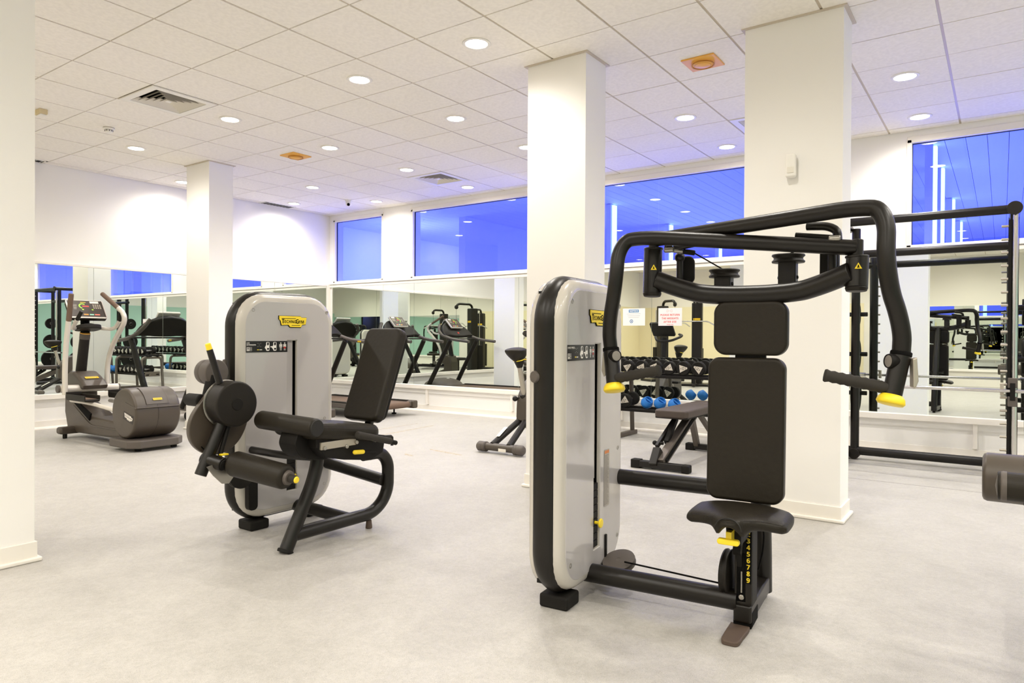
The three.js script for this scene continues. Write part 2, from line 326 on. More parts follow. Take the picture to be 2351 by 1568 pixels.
// ---------------------------------------------------------------- hall beyond the windows, lit blue
{
  const hx0 = -10.6, hx1 = 3.6, hz0 = -19, hz1 = ZB - 0.2, hc = 3.3;
  const hw = std(0xdfe2ee, 0.8), hp = std(0xd9dcec, 0.6), hf = std(0xb9bdcc, 0.4);
  struct('floor_hall', bx(hx0, hx1, -0.1, 0, hz0, hz1), hf, 'floor of the blue lit hall beyond the windows', 'floor');
  const w = struct('wall_hall', null, null, 'walls of the blue lit hall beyond the windows', 'wall');
  part(w, 'far_wall', bx(hx0 - 0.2, hx1 + 0.2, -0.1, hc + 0.3, hz0 - 0.2, hz0), hw);
  part(w, 'side_wall', bx(hx0 - 0.2, hx0, -0.1, hc + 0.3, hz0, hz1), hw);
  part(w, 'side_wall', bx(hx1, hx1 + 0.2, -0.1, hc + 0.3, hz0, hz1), hw);
  part(w, 'partition', bx(-8.0, -7.85, 0, hc, -15, -9.6), hw);
  const c = struct('ceiling_hall', bx(hx0, hx1, hc + 0.05, hc + 0.2, hz0, hz1), hw, 'slatted ceiling of the blue lit hall', 'ceiling');
  const pg = bx(-0.0925, 0.0925, hc, hc + 0.03, hz0, hz1);
  for (let x = hx0 + 0.1; x < hx1; x += 0.19) { const p = part(c, 'plank', pg, hp); p.position.x = x; }
  const stripMat = std(0xbfdcff, 0.4, 0, { emissive: HALL.strip, emissiveIntensity: HALL.stripGlow });
  [[-0.6, -8.95], [-0.6, -10.15], [-0.6, -12.5], [-0.6, -14.95], [-5.1, -10.05], [-5.1, -12.4], [-5.1, -15.2], [2.4, -10.15], [2.4, -12.5]].forEach(([x, z], i) => {
    const o = thing('light_column', ['glowing light strip nearest the glass above the barbell rack', 'second glowing light strip from the glass above the barbell rack', 'third glowing light strip from the glass above the barbell rack', 'farthest glowing light strip seen above the barbell rack', 'nearest glowing light strip seen behind the left press arm', 'middle glowing light strip seen behind the press arms', 'farthest glowing light strip seen behind the press arms', 'light strip in the hall right of the frame, nearer', 'light strip in the hall right of the frame, farther'][i], 'light', [x, 0, z], 0, 'light strips in the blue hall');
    part(o, 'housing', bx(-0.11, -0.035, 0, hc - 0.01, -0.1, 0.1), hw);
    part(o, 'glowing_strip', bx(-0.035, 0.0, 0.1, hc - 0.02, -0.05, 0.05), stripMat);
    if (i) { const p = new THREE.PointLight(HALL.color, HALL.level * [0, 5, 7, 9, 9, 10, 12, 5, 6][i], 0, 2); p.position.set(0.25, 1.5, 0.02); p.castShadow = true; p.shadow.radius = 6; o.add(p); }
  });
}
[[-9.3, -9.7, 'blue ceiling lamp of the hall nearest the corner window'], [-8.9, -12.6, 'blue ceiling lamp of the hall farther from the corner window']].forEach(([x, z, l]) => {
  const o = thing('hall_ceiling_lamp', l, 'light', [x, 3.3, z], 0, 'blue hall ceiling lamps');
  part(o, 'rim', lathe([0, 0, 0], [0, -1, 0], [[0.1, 0], [0.13, 0], [0.13, 0.012], [0.1, 0.012]], 28), M.white); part(o, 'lens', lathe([0, 0, 0], [0, -1, 0], [[0.1, 0], [0.1, 0.009], [0, 0.011]], 28), std(0xdfe4ff, 0.4, 0, { emissive: 0x9aa8ff, emissiveIntensity: 3 }));
  const p = new THREE.PointLight(HALL.color, HALL.level * 11, 0, 2); p.position.set(0, -0.9, 0); p.castShadow = true; p.shadow.radius = 6; o.add(p);
});
// ---------------------------------------------------------------- ceiling fixtures
function downlight(x, z, label) {
  const o = thing('downlight', label, 'light', [x, H, z], 0, 'recessed downlights');
  part(o, 'trim_ring', lathe([0, 0.001, 0], [0, -1, 0], [[0.078, 0], [0.1, 0.0], [0.102, 0.004], [0.098, 0.008], [0.08, 0.008], [0.078, 0.004]], 32), M.white);
  part(o, 'lens', lathe([0, 0.095, 0], [0, -1, 0], [[0, 0], [0.07, 0], [0.0785, 0.01], [0.0795, 0.098], [0, 0.0995]], 32), M.lens);
  const s = new THREE.SpotLight(LAMP.color, LAMP.candela, 0, 1.47, 0.6, 2); s.position.set(0, 0.026, 0); s.target.position.set(0, -2, 0);
  s.castShadow = true; s.shadow.radius = 1.8; s.shadow.mapSize.set(512, 512); s.shadow.bias = -0.002; o.add(s, s.target);
}
LAMPS.forEach(a => downlight(...a));
function diffuser(x, z, label) {
  const o = thing('air_diffuser', label, 'vent', [x, H, z], 0, 'square air diffusers');
  const ring = (a, b, y0, y1) => { const s = rrect(-b, b, -b, b, 0.002); s.holes.push(rrect(-a, a, -a, a, 0.002, THREE.Path)); return ext(s, y1 - y0, 0.0015, 1).rotateX(Math.PI / 2).translate(0, y1, 0); };
  part(o, 'frame', ring(0.225, 0.288, -0.006, 0.006), M.white);
  part(o, 'plenum', [bx(-0.26, 0.26, 0.1, 0.11, -0.26, 0.26), bx(-0.262, -0.25, 0, 0.11, -0.26, 0.26), bx(0.25, 0.262, 0, 0.11, -0.26, 0.26), bx(-0.26, 0.26, 0, 0.11, -0.262, -0.25), bx(-0.26, 0.26, 0, 0.11, 0.25, 0.262)], M.cavity);
  for (let k = 0; k < 5; k++) {
    const r1 = 0.222 - k * 0.042, r0 = r1 - 0.034, q = Math.SQRT2;
    const g = new THREE.CylinderGeometry(r0 * q, r1 * q, 0.034, 4, 1, true).rotateY(Math.PI / 4), h = new THREE.CylinderGeometry((r0 - 0.004) * q, (r1 - 0.004) * q, 0.034, 4, 1, true).rotateY(Math.PI / 4);
    const l = part(o, 'louvre', join([g.toNonIndexed(), h.toNonIndexed()]), M.louvre ??= std(0xe6e0d4, 0.6, 0, { side: THREE.DoubleSide })); l.geometry.computeVertexNormals(); l.position.y = 0.014;
  }
  part(o, 'core_plate', bx(-0.022, 0.022, -0.002, 0.004, -0.022, 0.022), M.white);
}
diffuser(...ventSpots[0], 'large square air diffuser in the ceiling above the elliptical');
diffuser(...ventSpots[1], 'square air diffuser in the ceiling near the second window');
diffuser(...ventSpots[2], 'square air diffuser mostly hidden by the broad column');
function grille(x, z, w, d, label) {
  const o = thing('ceiling_grille', label, 'vent', [x, H, z], 0, 'narrow ceiling grilles');
  part(o, 'frame', [bx(-w / 2, w / 2, -0.006, 0.0, -d / 2, -d / 2 + 0.02), bx(-w / 2, w / 2, -0.006, 0, d / 2 - 0.02, d / 2), bx(-w / 2, -w / 2 + 0.015, -0.006, 0, -d / 2, d / 2), bx(w / 2 - 0.015, w / 2, -0.006, 0, -d / 2, d / 2)], M.white);
  part(o, 'recess', bx(-w / 2 + 0.015, w / 2 - 0.015, -0.003, -0.001, -d / 2 + 0.02, d / 2 - 0.02), M.cavity);
  for (let k = 0; k < 9; k++) part(o, 'slat', rbx(-w / 2 + 0.015, w / 2 - 0.015, -0.006, -0.003, -d / 2 + 0.045 + k * (d - 0.09) / 8 - 0.006, -d / 2 + 0.045 + k * (d - 0.09) / 8 + 0.006, 0.001, 1), M.alu);
}
grille(-9.36, -6.76, 0.19, 0.56, 'narrow slatted grille along the left wall by the far corner');
grille(-9.39, -3.24, 0.15, 0.56, 'short dark grille beside the near left column');
function speaker(x, z, r, label) {
  const o = thing('ceiling_speaker', label, 'speaker', [x, H, z], 0, 'orange ceiling speakers');
  part(o, 'plate', rbx(-0.125, 0.125, -0.012, 0, -0.125, 0.125, 0.004), M.orange);
  part(o, 'cone', lathe([0, -0.01, 0], [0, -1, 0], [[0.085, 0], [0.08, 0.01], [0.05, 0.022], [0, 0.026]], 32), M.orange);
  for (const rr of [0.08, 0.058, 0.036]) part(o, 'ring', place(new THREE.TorusGeometry(rr, 0.005, 8, 36), [0, -0.024, 0], Math.PI / 2), M.orangeDark);
}
speaker(-1.845, -5.05, 0.1, 'orange square ceiling speaker between the middle and broad columns');
speaker(-6.63, -5.03, 0.1, 'small orange ceiling speaker left of the middle lamps');
{
  const o = thing('smoke_detector', 'white round smoke detector on the ceiling left of the lamp', 'detector', [-7.3, H, -3.3]);
  part(o, 'base', lathe([0, 0, 0], [0, -1, 0], [[0, 0], [0.052, 0], [0.052, 0.014], [0.046, 0.02], [0, 0.02]]), M.white);
  part(o, 'chamber', lathe([0, -0.02, 0], [0, -1, 0], [[0, 0], [0.036, 0], [0.036, 0.02], [0.028, 0.03], [0, 0.032]]), M.white);
  const e = []; for (let k = 0; k < 10; k++) e.push(place(new THREE.BoxGeometry(0.007, 0.014, 0.004), [Math.sin(k * 0.628) * 0.036, -0.031, Math.cos(k * 0.628) * 0.036], 0, k * 0.628)); part(o, 'intake_slots', e, M.plasticMid);
  const d = thing('ceiling_sensor', 'small beige box sensor on the ceiling by the near column', 'detector', [-7.24, H, -2.68]);
  part(d, 'box', rbx(-0.06, 0.06, -0.045, 0, -0.035, 0.035, 0.006), std(0xd8c79c, 0.6)); part(d, 'lens_cover', rbx(-0.05, 0.05, -0.058, -0.044, -0.025, 0.025, 0.006), M.white);
  const c = thing('security_camera', 'small white ceiling camera with a black lens near the corner', 'camera', [-8.13, H, -7.13], 0.9);
  part(c, 'mount', cyl([0, 0, 0], [0, -0.03, 0], 0.05, 0.045), M.white);
  part(c, 'ball', lathe([0, -0.02, 0], [0, -1, 0], [[0, 0], [0.035, 0], [0.042, 0.03], [0.034, 0.058], [0.015, 0.07], [0, 0.072]]), M.white);
  part(c, 'lens', cyl([0, -0.058, 0.022], [0, -0.078, 0.045], 0.02, 0.022), M.dark);
  const p = thing('motion_sensor', 'white motion sensor fixed high on the broad column', 'sensor', [-1.118, 2.255, -4.685], 0.12);
  part(p, 'housing', place(ext(rrect(-0.032, 0.032, -0.075, 0.075, 0.014), 0.05, 0.012, 4), [0, 0, 0.012]), M.white);
  part(p, 'bracket', rbx(-0.015, 0.015, -0.03, 0.03, -0.008, 0.016, 0.004), M.white);
  part(p, 'window', place(ext(rrect(-0.02, 0.02, -0.05, -0.01, 0.006), 0.006, 0.002), [0, 0, 0.06]), M.badgePlate);
  const tv = thing('wall_screen', 'dark flat screen on the green wall, seen in the mirrors', 'screen', [XR - 0.02, 1.75, 2.4], -Math.PI / 2);
  part(tv, 'casing', rbx(-0.6, 0.6, -0.36, 0.36, 0.02, 0.08, 0.01), M.plasticDark); part(tv, 'display', bx(-0.575, 0.575, -0.33, 0.33, 0.08, 0.083), std(0x0b0b0d, 0.15)); part(tv, 'bracket', bx(-0.15, 0.15, -0.1, 0.1, 0, 0.03), M.blackMatte);
}
// ---------------------------------------------------------------- selectorised machines
// common weight tower, local frame: x across its thickness, z forward, origin on the floor
function badge(parent, at, scale = 1) {          // yellow maker's badge, lying on a face that looks along +x
  const b = new THREE.Group(); b.name = 'badge'; b.position.set(...at); b.rotation.y = Math.PI / 2; b.scale.setScalar(scale); parent.add(b);
  const out = [[-0.1, 0.033], [0.055, 0.033], [0.062, 0.026], [0.1, 0.026], [0.093, -0.016], [0.066, -0.018], [0.058, -0.033], [-0.022, -0.033], [-0.034, -0.02], [-0.083, -0.022], [-0.09, 0.004], [-0.1, 0.012]];
  part(b, 'badge_back', extZ(poly(out.map(p => [p[0] * 1.025 - 0.001, p[1] * 1.09 - 0.0008])), 0, 0.004), M.dark);
  part(b, 'badge_face', extZ(poly(out), 0.003, 0.006, 0.0008, 1), M.yellow);
  const l = [], put = (t, s, x, y) => { l.push(label3(t, s).translate(x, y, 0.006)); };
  put('T', 0.0275, -0.084, -0.012); put('ECHNO', 0.0185, -0.0655, -0.0095); put('G', 0.0265, 0.0165, -0.0115); put('YM', 0.0195, 0.0405, -0.0105);
  l.push(bx(-0.084, 0.018, 0.0175, 0.0205, 0.006, 0.0066), bx(-0.012, 0.05, -0.0245, -0.0215, 0.006, 0.0066));
  part(b, 'lettering', l, M.dark); return b;
}
function plateTexture(title, kind) {
  return canvas(768, 180, (c, w, h) => {
    c.fillStyle = '#0d0d0d'; c.fillRect(0, 0, w, h); c.fillStyle = '#e9e6df'; c.font = 'bold 30px sans-serif';
    title.forEach((t, i) => c.fillText(t, 12, 42 + i * 30));
    c.strokeStyle = '#d9d6cf'; c.lineWidth = 4; c.fillStyle = '#c9c6bf'; c.fillRect(14, 96, 54, 62); c.fillStyle = '#0d0d0d'; c.fillRect(24, 106, 34, 8); c.fillRect(24, 122, 34, 8); c.strokeRect(78, 100, 26, 22); c.strokeRect(78, 132, 26, 22);
    c.fillStyle = '#8f8c84'; for (let k = 0; k < 6; k++) c.fillRect(205 + (k % 3) * 26, 34 + Math.floor(k / 3) * 40 + (k % 2) * 12, 16, 7); c.fillStyle = '#d9c22c'; c.fillRect(200, 132, 36, 14); c.fillStyle = '#d9d6cf'; c.fillRect(244, 134, 46, 12);
    const man = (x, arm) => { c.fillStyle = '#efece6'; c.beginPath(); c.roundRect(x + 26, 16, 62, 142, 18); c.fill(); c.beginPath(); c.moveTo(x + 40, 150); c.lineTo(x, 110); c.lineTo(x + 18, 72); c.lineTo(x + 50, 100); c.fill(); if (arm) c.fillRect(x - 26, 84, 60, 18);
      c.fillStyle = '#0d0d0d'; c.beginPath(); c.ellipse(x + 60, 46, 18, 26, 0.1, 0, 7); c.fill(); c.fillRect(x + 44, 112, 36, 30); };
    man(338, false); man(470, true);
    const fig = (x, hot) => { c.fillStyle = '#cfccc4'; c.beginPath(); c.arc(x, 34, 13, 0, 7); c.fill(); c.fillRect(x - 20, 50, 40, 42); c.fillRect(x - 28, 52, 9, 46); c.fillRect(x + 19, 52, 9, 46); c.fillStyle = hot ? '#d2332b' : '#cfccc4'; c.fillRect(x - 18, 94, 15, 28); c.fillRect(x + 3, 94, 15, 28); c.fillStyle = '#cfccc4'; c.fillRect(x - 15, 124, 10, 30); c.fillRect(x + 5, 124, 10, 30); };
    fig(640, false); fig(716, true);
    if (kind) { c.fillStyle = '#d2332b'; c.fillRect(700, 54, 32, 18); }
  });
}
function weightTower(g, title, kind, opt = {}) {
  const P = (n, geo, m) => part(g, n, geo, m), zc = -0.2975;
  P('frame_tube', loop([[0, 0.112, -0.607], [0, 0.112, 0.012], [0, 1.355, 0.012], [0, 1.355, -0.607]], 0.057, 0.155, 20, 200), M.black);
  const inner = () => rrect(-0.603, 0.0, 0.118, 1.35, 0.14);
  const front = inner(); front.holes.push(rrect(-0.357, -0.283, 0.2, 1.122, 0.004, THREE.Path));
  // right shell with the slot, left shell plain
  const shell = (s, x0, x1) => new THREE.ExtrudeGeometry(s, { depth: x1 - x0 - 0.04, bevelEnabled: true, bevelThickness: 0.04, bevelSize: 0.046, bevelOffset: 0, bevelSegments: 5, curveSegments: 14 });
  const toX = (q, x) => q.applyMatrix4(new THREE.Matrix4().makeBasis(V(0, 0, 1), V(0, 1, 0), V(-1, 0, 0))).translate(x, 0, 0);
  const sh = inner(); sh.holes.push(rrect(-0.357 - 0.046, -0.283 + 0.046, 0.2 - 0.046, 1.122 + 0.046, 0.004, THREE.Path));
  const bandIn = rrect(-0.603, 0.0, 0.118, 1.35, 0.14);
  const rimS = rrect(-0.649, 0.046, 0.072, 1.396, 0.186); rimS.holes.push(rrect(-0.36, -0.28, 0.197, 1.125, 0.004, THREE.Path));
  // the shell: a bevelled dish made of two stacked extrusions, 5 cm proud of the tube's middle on each side
  const dish = (side, hole) => {
    const steps = [[0.024, 0.046], [0.05, 0.044], [0.066, 0.036], [0.076, 0.022], [0.0805, 0.006], [0.081, 0]], R = 0.14, pos = [], N = 96;
    const ringPts = o => { const s = rrect(-0.603 - o, 0.0 + o, 0.118 - o, 1.35 + o, R + o); return s.getSpacedPoints(N).slice(0, N); };
    const idx = [];
    steps.forEach(([x, o]) => ringPts(o).forEach(p => pos.push(side * x, p.y, p.x)));
    for (let k = 0; k + 1 < steps.length; k++) for (let i = 0; i < N; i++) { const a = k * N + i, b = k * N + (i + 1) % N, c = a + N, d = b + N; side > 0 ? idx.push(a, c, b, b, c, d) : idx.push(a, b, c, b, d, c); }
    const q = new THREE.BufferGeometry(); q.setAttribute('position', new THREE.Float32BufferAttribute(pos, 3)); q.setAttribute('uv', new THREE.Float32BufferAttribute(new Float32Array(pos.length / 3 * 2), 2)); q.setIndex(idx); q.computeVertexNormals(); return q;
  };
  P('shell_rim', dish(1), M.silver); P('shell_rim', dish(-1), M.silver);
  P('side_panel', extX(front, 0.055, 0.083, 0.002, 1), M.panel);
  P('side_panel', extX(inner(), -0.083, -0.055, 0.002, 1), M.panel);
  P('core', bx(-0.05, -0.02, 0.12, 1.34, -0.6, 0.0), M.blackMatte);
  const top = opt.stackTop ?? 0.62;
  P('slot_lining', [bx(0.0, 0.079, 0.2, 1.122, -0.2855, -0.282), bx(0.066, 0.079, 0.2, 1.122, -0.358, -0.3545), bx(0.0, 0.079, 0.197, 0.203, -0.357, -0.283), bx(0.0, 0.079, 1.119, 1.125, -0.357, -0.283)], M.silver);
  P('slot_cover', bx(0.056, 0.062, top + 0.012, 1.12, -0.337, -0.285), M.panel);
  P('slot_back', [bx(-0.01, 0.0, 0.2, 1.12, -0.357, -0.283), bx(0.0, 0.065, 0.2, 1.12, -0.36, -0.356)], M.dark);
  P('guide_rod', cyl([0.03, 0.2, -0.347], [0.03, 1.12, -0.347], 0.006), M.blackMatte);
  const n = Math.round((top - 0.21) / 0.032), pg = rbx(0.004, 0.074, 0, 0.0295, -0.351, -0.288, 0.002, 1);
  for (let k = 0; k < n; k++) { const w = P('weight_plate', pg, M.blackMatte); w.position.y = 0.205 + k * 0.032; }
  P('selector_stem', cyl([0.03, top, -0.347], [0.03, 1.1, -0.347], 0.005), M.blackMatte);
  const py = 0.205 + 0.032 * (opt.pin ?? 5) + 0.015;
  const pin = P('selector_pin', [cyl([0.05, py, -0.32], [0.1, py, -0.32], 0.007)], M.yellow); part(pin, 'pin_knob', cyl([0.097, py, -0.32], [0.107, py, -0.32], 0.021, 0.021, 0.004), M.yellow);
  for (const [z, y] of [[-0.049, 1.298], [-0.585, 1.298], [-0.57, 0.62], [-0.045, 0.2], [-0.57, 0.2]]) { const s = P('screw', [lathe([0.083, y, z], [1, y, z], [[0.011, -0.001], [0.011, 0.001], [0.0075, 0.0015], [0.0065, -0.001], [0, -0.001]], 18)], M.steel); }
  const f = (z0, z1) => rbx(-0.067, 0.067, 0, 0.058, z0, z1, 0.012, 3);
  P('foot', f(-0.175, -0.05), M.rubber); P('foot', f(-0.58, -0.455), M.rubber);
  P('round_cap', cyl([-0.03, 0.985, 0.055], [-0.036, 0.985, 0.069], 0.026, 0.024, 0.003), M.plasticMid);
  badge(g, [0.0832, 1.2345, -0.322]);
  const ip = P('instruction_plate', new THREE.PlaneGeometry(0.283, 0.066).rotateY(Math.PI / 2).translate(0.0846, 1.083, -0.1415), std(0xffffff, 0.35, 0, { map: plateTexture(title, kind) }));
  const wl = P('warning_label', new THREE.PlaneGeometry(0.06, 0.26).rotateY(Math.PI / 2).translate(0.0846, 0.5, -0.43), M.warn ??= std(0xffffff, 0.5, 0, { map: canvas(96, 416, (c, w, h) => { c.fillStyle = '#a8a29a'; c.fillRect(0, 0, w, h); c.fillStyle = '#d07a3a'; c.fillRect(6, 6, w - 12, 22); c.fillStyle = '#6d675f'; for (let y = 40; y < h - 10; y += 9) c.fillRect(8, y, w - 20 - ((y * 7) % 23), 3); }) }));
  return g;
}
// ---- leg extension machine
const W0 = [-3.633, -2.353];
function legExtension(name, label, x, z, turn) {
  const g = thing(name, label, 'gym machine', [x, 0, z], turn);
  weightTower(g, ['LEG', 'EXTENSION'], false, { stackTop: 0.4, pin: 2 });
  const L = (x, y, z) => [x - W0[0], y, z - W0[1]];      // written in room metres of the first machine
  const P = (n, geo, m) => part(g, n, geo, m);
  const xs = -3.08;
  P('front_leg', tube([L(xs, 0.012, -2.283), L(xs, 0.4, -2.485), L(xs, 0.56, -2.49)], 0.037, 0.12), M.black);
  P('leg_foot', cyl(L(xs, 0, -2.276), L(xs, 0.016, -2.284), 0.043, 0.043), M.rubber);
  P('rear_loop', tube([L(xs, 0.085, -2.33), L(xs, 0.085, -3.025), L(xs, 0.44, -3.025), L(xs, 0.445, -2.82)], 0.037, [0.19, 0.11]), M.black);
  P('stud', cyl(L(xs, 0, -2.87), L(xs, 0.05, -2.87), 0.02, 0.016), M.rust);
  P('upper_cross_tube', cyl(L(-3.56, 0.33, -2.945), L(-3.08, 0.27, -2.985), 0.036, 0.036, 0.002), M.black);
  P('lower_cross_tube', cyl(L(-3.6, 0.1, -2.72), L(-3.08, 0.085, -2.72), 0.036, 0.036, 0.002), M.black);
  P('stay_bar', tube([L(-3.6, 0.485, -2.39), L(-3.3, 0.475, -2.42), L(-3.09, 0.475, -2.49)], 0.021, 0.1), M.black);
  // seat carriage
  P('seat_bracket', extX(poly([[-2.36 - W0[1], 0.625], [-2.36 - W0[1], 0.56], [-2.42 - W0[1], 0.50], [-2.55 - W0[1], 0.47], [-2.75 - W0[1], 0.44], [-2.84 - W0[1], 0.475], [-2.86 - W0[1], 0.57], [-2.6 - W0[1], 0.62]]), -3.2 - W0[0], -2.93 - W0[0], 0.006, 2), M.blackMatte);
  P('silver_rail', [rbx(...[-3.02, -2.915].map(v => v - W0[0]), 0.545, 0.585, ...[-2.62, -2.38].map(v => v - W0[1]), 0.004)], M.zinc);
  const bolts = []; for (const [y, z] of [[0.555, -2.4], [0.545, -2.55], [0.56, -2.62], [0.555, -2.76]]) bolts.push(cyl(L(-2.935, y, z), L(-2.905, y, z), 0.011)); P('bolt', bolts, M.steel);
  P('adjuster_handle', place(new THREE.CapsuleGeometry(0.0125, 0.058, 6, 12), L(-2.905, 0.505, -2.63), Math.PI / 2 - 0.08), M.yellow);
  P('release_lever', cyl(L(-2.93, 0.5, -2.67), L(-2.93, 0.48, -2.78), 0.007), M.blackMatte);
  P('cable_bracket', tube([L(-2.95, 0.56, -2.86), L(-2.95, 0.555, -2.93), L(-2.95, 0.5, -2.93)], 0.009, 0.01), M.black);
  // seat
  const seat = P('seat', place(cushion(0.38, 0.5, 0.095, 0.07, 0.042), L(-3.09, 0.622, -2.565), -Math.PI / 2 - 0.13), M.vinyl);
  const sr = P('seat_front_roll', cyl(L(-3.315, 0.688, -2.288), L(-2.875, 0.672, -2.318), 0.05, 0.05, 0.016), M.vinyl);
  part(sr, 'roll_end', cyl(L(-2.876, 0.672, -2.318), L(-2.87, 0.6718, -2.3185), 0.045, 0.043, 0.003), M.piping);
  P('roll_support', extX(spl([[-2.3 - W0[1], 0.64], [-2.28 - W0[1], 0.57], [-2.34 - W0[1], 0.5], [-2.5 - W0[1], 0.48], [-2.5 - W0[1], 0.6]]), -3.14 - W0[0], -3.0 - W0[0], 0.006), M.blackMatte);
  // backrest leaning back
  const len = Math.hypot(1.19 - 0.645, 0.21), tilt = Math.atan2(0.21, 0.545);
  const bk = P('backrest', place(cushion(0.3, len, 0.07, 0.045, 0.02), L(-3.095, 0.918, -2.93), -tilt), M.vinyl);
  part(bk, 'back_board', place(ext(rrect(-0.13, 0.13, -len / 2 + 0.02, len / 2 - 0.02, 0.04), 0.02, 0.005), L(-3.09, 0.9, -2.985), -tilt), M.blackMatte);
  P('back_post', [cyl(L(-3.09, 0.5, -2.82), L(-3.09, 0.86, -2.985), 0.026)], M.black);
  const hb = P('side_handle', cyl(L(-2.86, 0.612, -2.575), L(-2.86, 0.545, -2.83), 0.019, 0.019, 0.006), M.grip);
  part(hb, 'handle_tip', cyl(L(-2.86, 0.548, -2.81), L(-2.86, 0.53, -2.875), 0.0135), M.rubber); part(hb, 'handle_mount', cyl(L(-2.95, 0.585, -2.66), L(-2.86, 0.592, -2.66), 0.011), M.black);
  const hl = P('side_handle', cyl(L(-3.32, 0.612, -2.575), L(-3.32, 0.545, -2.83), 0.019, 0.019, 0.006), M.grip);
  part(hl, 'handle_mount', cyl(L(-3.23, 0.585, -2.66), L(-3.32, 0.592, -2.66), 0.011), M.black);
  // lever assembly at the knee
  const dz = -2.15, dy = 0.782;
  const drum = P('pivot_drum', cyl(L(-3.425, dy, dz), L(-3.315, dy, dz), 0.122, 0.122, 0.012, 40), M.plasticDark);
  part(drum, 'drum_cap', cyl(L(-3.316, dy, dz), L(-3.311, dy, dz), 0.033, 0.032, 0.002), M.rubber);
  part(drum, 'silver_ring', lathe(L(-3.432, dy, dz), L(-3.3, dy, dz), [[0.1, 0], [0.127, 0], [0.127, 0.007], [0.1, 0.007]], 40), M.steel);
  P('cam_plate', extX(spl([[-2.06 - W0[1], 0.84], [-1.975 - W0[1], 0.73], [-1.955 - W0[1], 0.64], [-1.985 - W0[1], 0.565], [-2.06 - W0[1], 0.512], [-2.16 - W0[1], 0.51], [-2.25 - W0[1], 0.57], [-2.3 - W0[1], 0.68], [-2.28 - W0[1], 0.8], [-2.18 - W0[1], 0.87]]), -3.475 - W0[0], -3.445 - W0[0], 0.006, 3, 12), M.plastic);
  P('pivot_shaft', cyl(L(-3.6, dy, dz), L(-3.42, dy, dz), 0.035), M.black);
  P('pivot_support', [tube([L(-3.6, 0.72, -2.34), L(-3.59, 0.77, -2.22), L(-3.57, dy, -2.15)], 0.034, 0.06)], M.black);
  P('counterweight_arm', [cyl(L(-3.52, 0.8, -2.1), L(-3.52, 0.93, -2.13), 0.03), cyl(L(-3.6, 0.8, -2.04), L(-3.47, 0.8, -2.04), 0.034, 0.034, 0.008)], M.blackMatte);
  const cw = P('counterweight', lathe(L(-3.62, 0.945, -2.145), L(-3, 0.945, -2.145), [[0, 0], [0.06, 0], [0.068, 0.008], [0.07, 0.04], [0.066, 0.045], [0.066, 0.052], [0.07, 0.057], [0.07, 0.115], [0.063, 0.122], [0, 0.122]], 32), M.plasticMid);
  part(cw, 'counterweight_bolt', cyl(L(-3.498, 0.905, -2.135), L(-3.49, 0.905, -2.135), 0.011), M.steel);
  const lv = P('start_lever', cyl(L(-3.4, 0.89, -2.1), L(-3.4, 1.075, -2.04), 0.0185, 0.0165), M.black);
  part(lv, 'lever_tip', cyl(L(-3.4, 1.07, -2.0415), L(-3.4, 1.105, -2.03), 0.0155, 0.0145), M.yellow);
  P('lever_arm', cyl(L(-3.39, 0.69, -2.11), L(-3.39, 0.42, -1.985), 0.031, 0.031, 0.004), M.black);
  P('lever_strap', cyl(L(-3.37, 0.69, -2.14), L(-3.37, 0.5, -2.08), 0.012), M.blackMatte);
  const roll = P('shin_roller', cyl(L(-3.3, 0.475, -2.115), L(-2.935, 0.432, -2.185), 0.067, 0.064, 0.022), M.vinyl);
  part(roll, 'end_disc', cyl(L(-2.945, 0.433, -2.183), L(-2.92, 0.43, -2.188), 0.04, 0.036, 0.006), M.plasticMid);
  part(roll, 'end_sleeve', cyl(L(-2.93, 0.431, -2.186), L(-2.882, 0.4255, -2.195), 0.021), M.grip); part(roll, 'end_cap', cyl(L(-2.884, 0.4256, -2.1947), L(-2.874, 0.4245, -2.1965), 0.0175, 0.016, 0.003), M.yellow);
  const cr = P('adjuster_tube', cyl(L(-3.42, 0.5, -2.02), L(-3.3, 0.475, -2.06), 0.036, 0.036, 0.005), M.black);
  part(cr, 'tube_cap', cyl(L(-3.301, 0.4755, -2.06), L(-3.296, 0.474, -2.0615), 0.029, 0.028, 0.002), M.rubber);
  part(cr, 'yellow_pull', rbx(...[-3.36, -3.33].map(v => v - W0[0]), 0.515, 0.524, ...[-2.11, -2.07].map(v => v - W0[1]), 0.003), M.yellow);
  const sec = poly([[-1.985 - W0[1], 0.47], [-2.02 - W0[1], 0.42], [-2.07 - W0[1], 0.37], [-2.11 - W0[1], 0.365], [-2.14 - W0[1], 0.4], [-2.13 - W0[1], 0.5]]); for (const [a, b, r] of [[-2.105, 0.40, 0.012], [-2.09, 0.425, 0.01], [-2.075, 0.392, 0.007]]) { const h = new THREE.Path(); h.absarc(a - W0[1], b, r, 0, 6.283, true); sec.holes.push(h); }
  P('adjuster_sector', extX(sec, -3.335 - W0[0], -3.327 - W0[0], 0.001, 1), M.steel);
  // lower pulley at the tower
  const pu = P('lower_pulley', lathe(L(-3.53, 0.36, -2.3), L(-3, 0.36, -2.3), [[0, 0], [0.078, 0], [0.078, 0.008], [0.07, 0.016], [0.078, 0.024], [0.078, 0.032], [0.02, 0.034], [0, 0.034]], 36), M.plasticDark);
  part(pu, 'pulley_bolt', cyl(L(-3.498, 0.36, -2.3), L(-3.486, 0.36, -2.3), 0.012), M.steel);
  P('pulley_fork', [extX(rrect(-2.41 - W0[1], -2.35 - W0[1], 0.14, 0.34, 0.025), -3.55 - W0[0], -3.51 - W0[0], 0.004)], M.blackMatte);
  P('cable', tube([L(-3.44, 0.56, -2.02), L(-3.46, 0.46, -2.12), L(-3.52, 0.42, -2.25)], 0.003, 0.02, 20, 6), M.dark);
  return g;
}
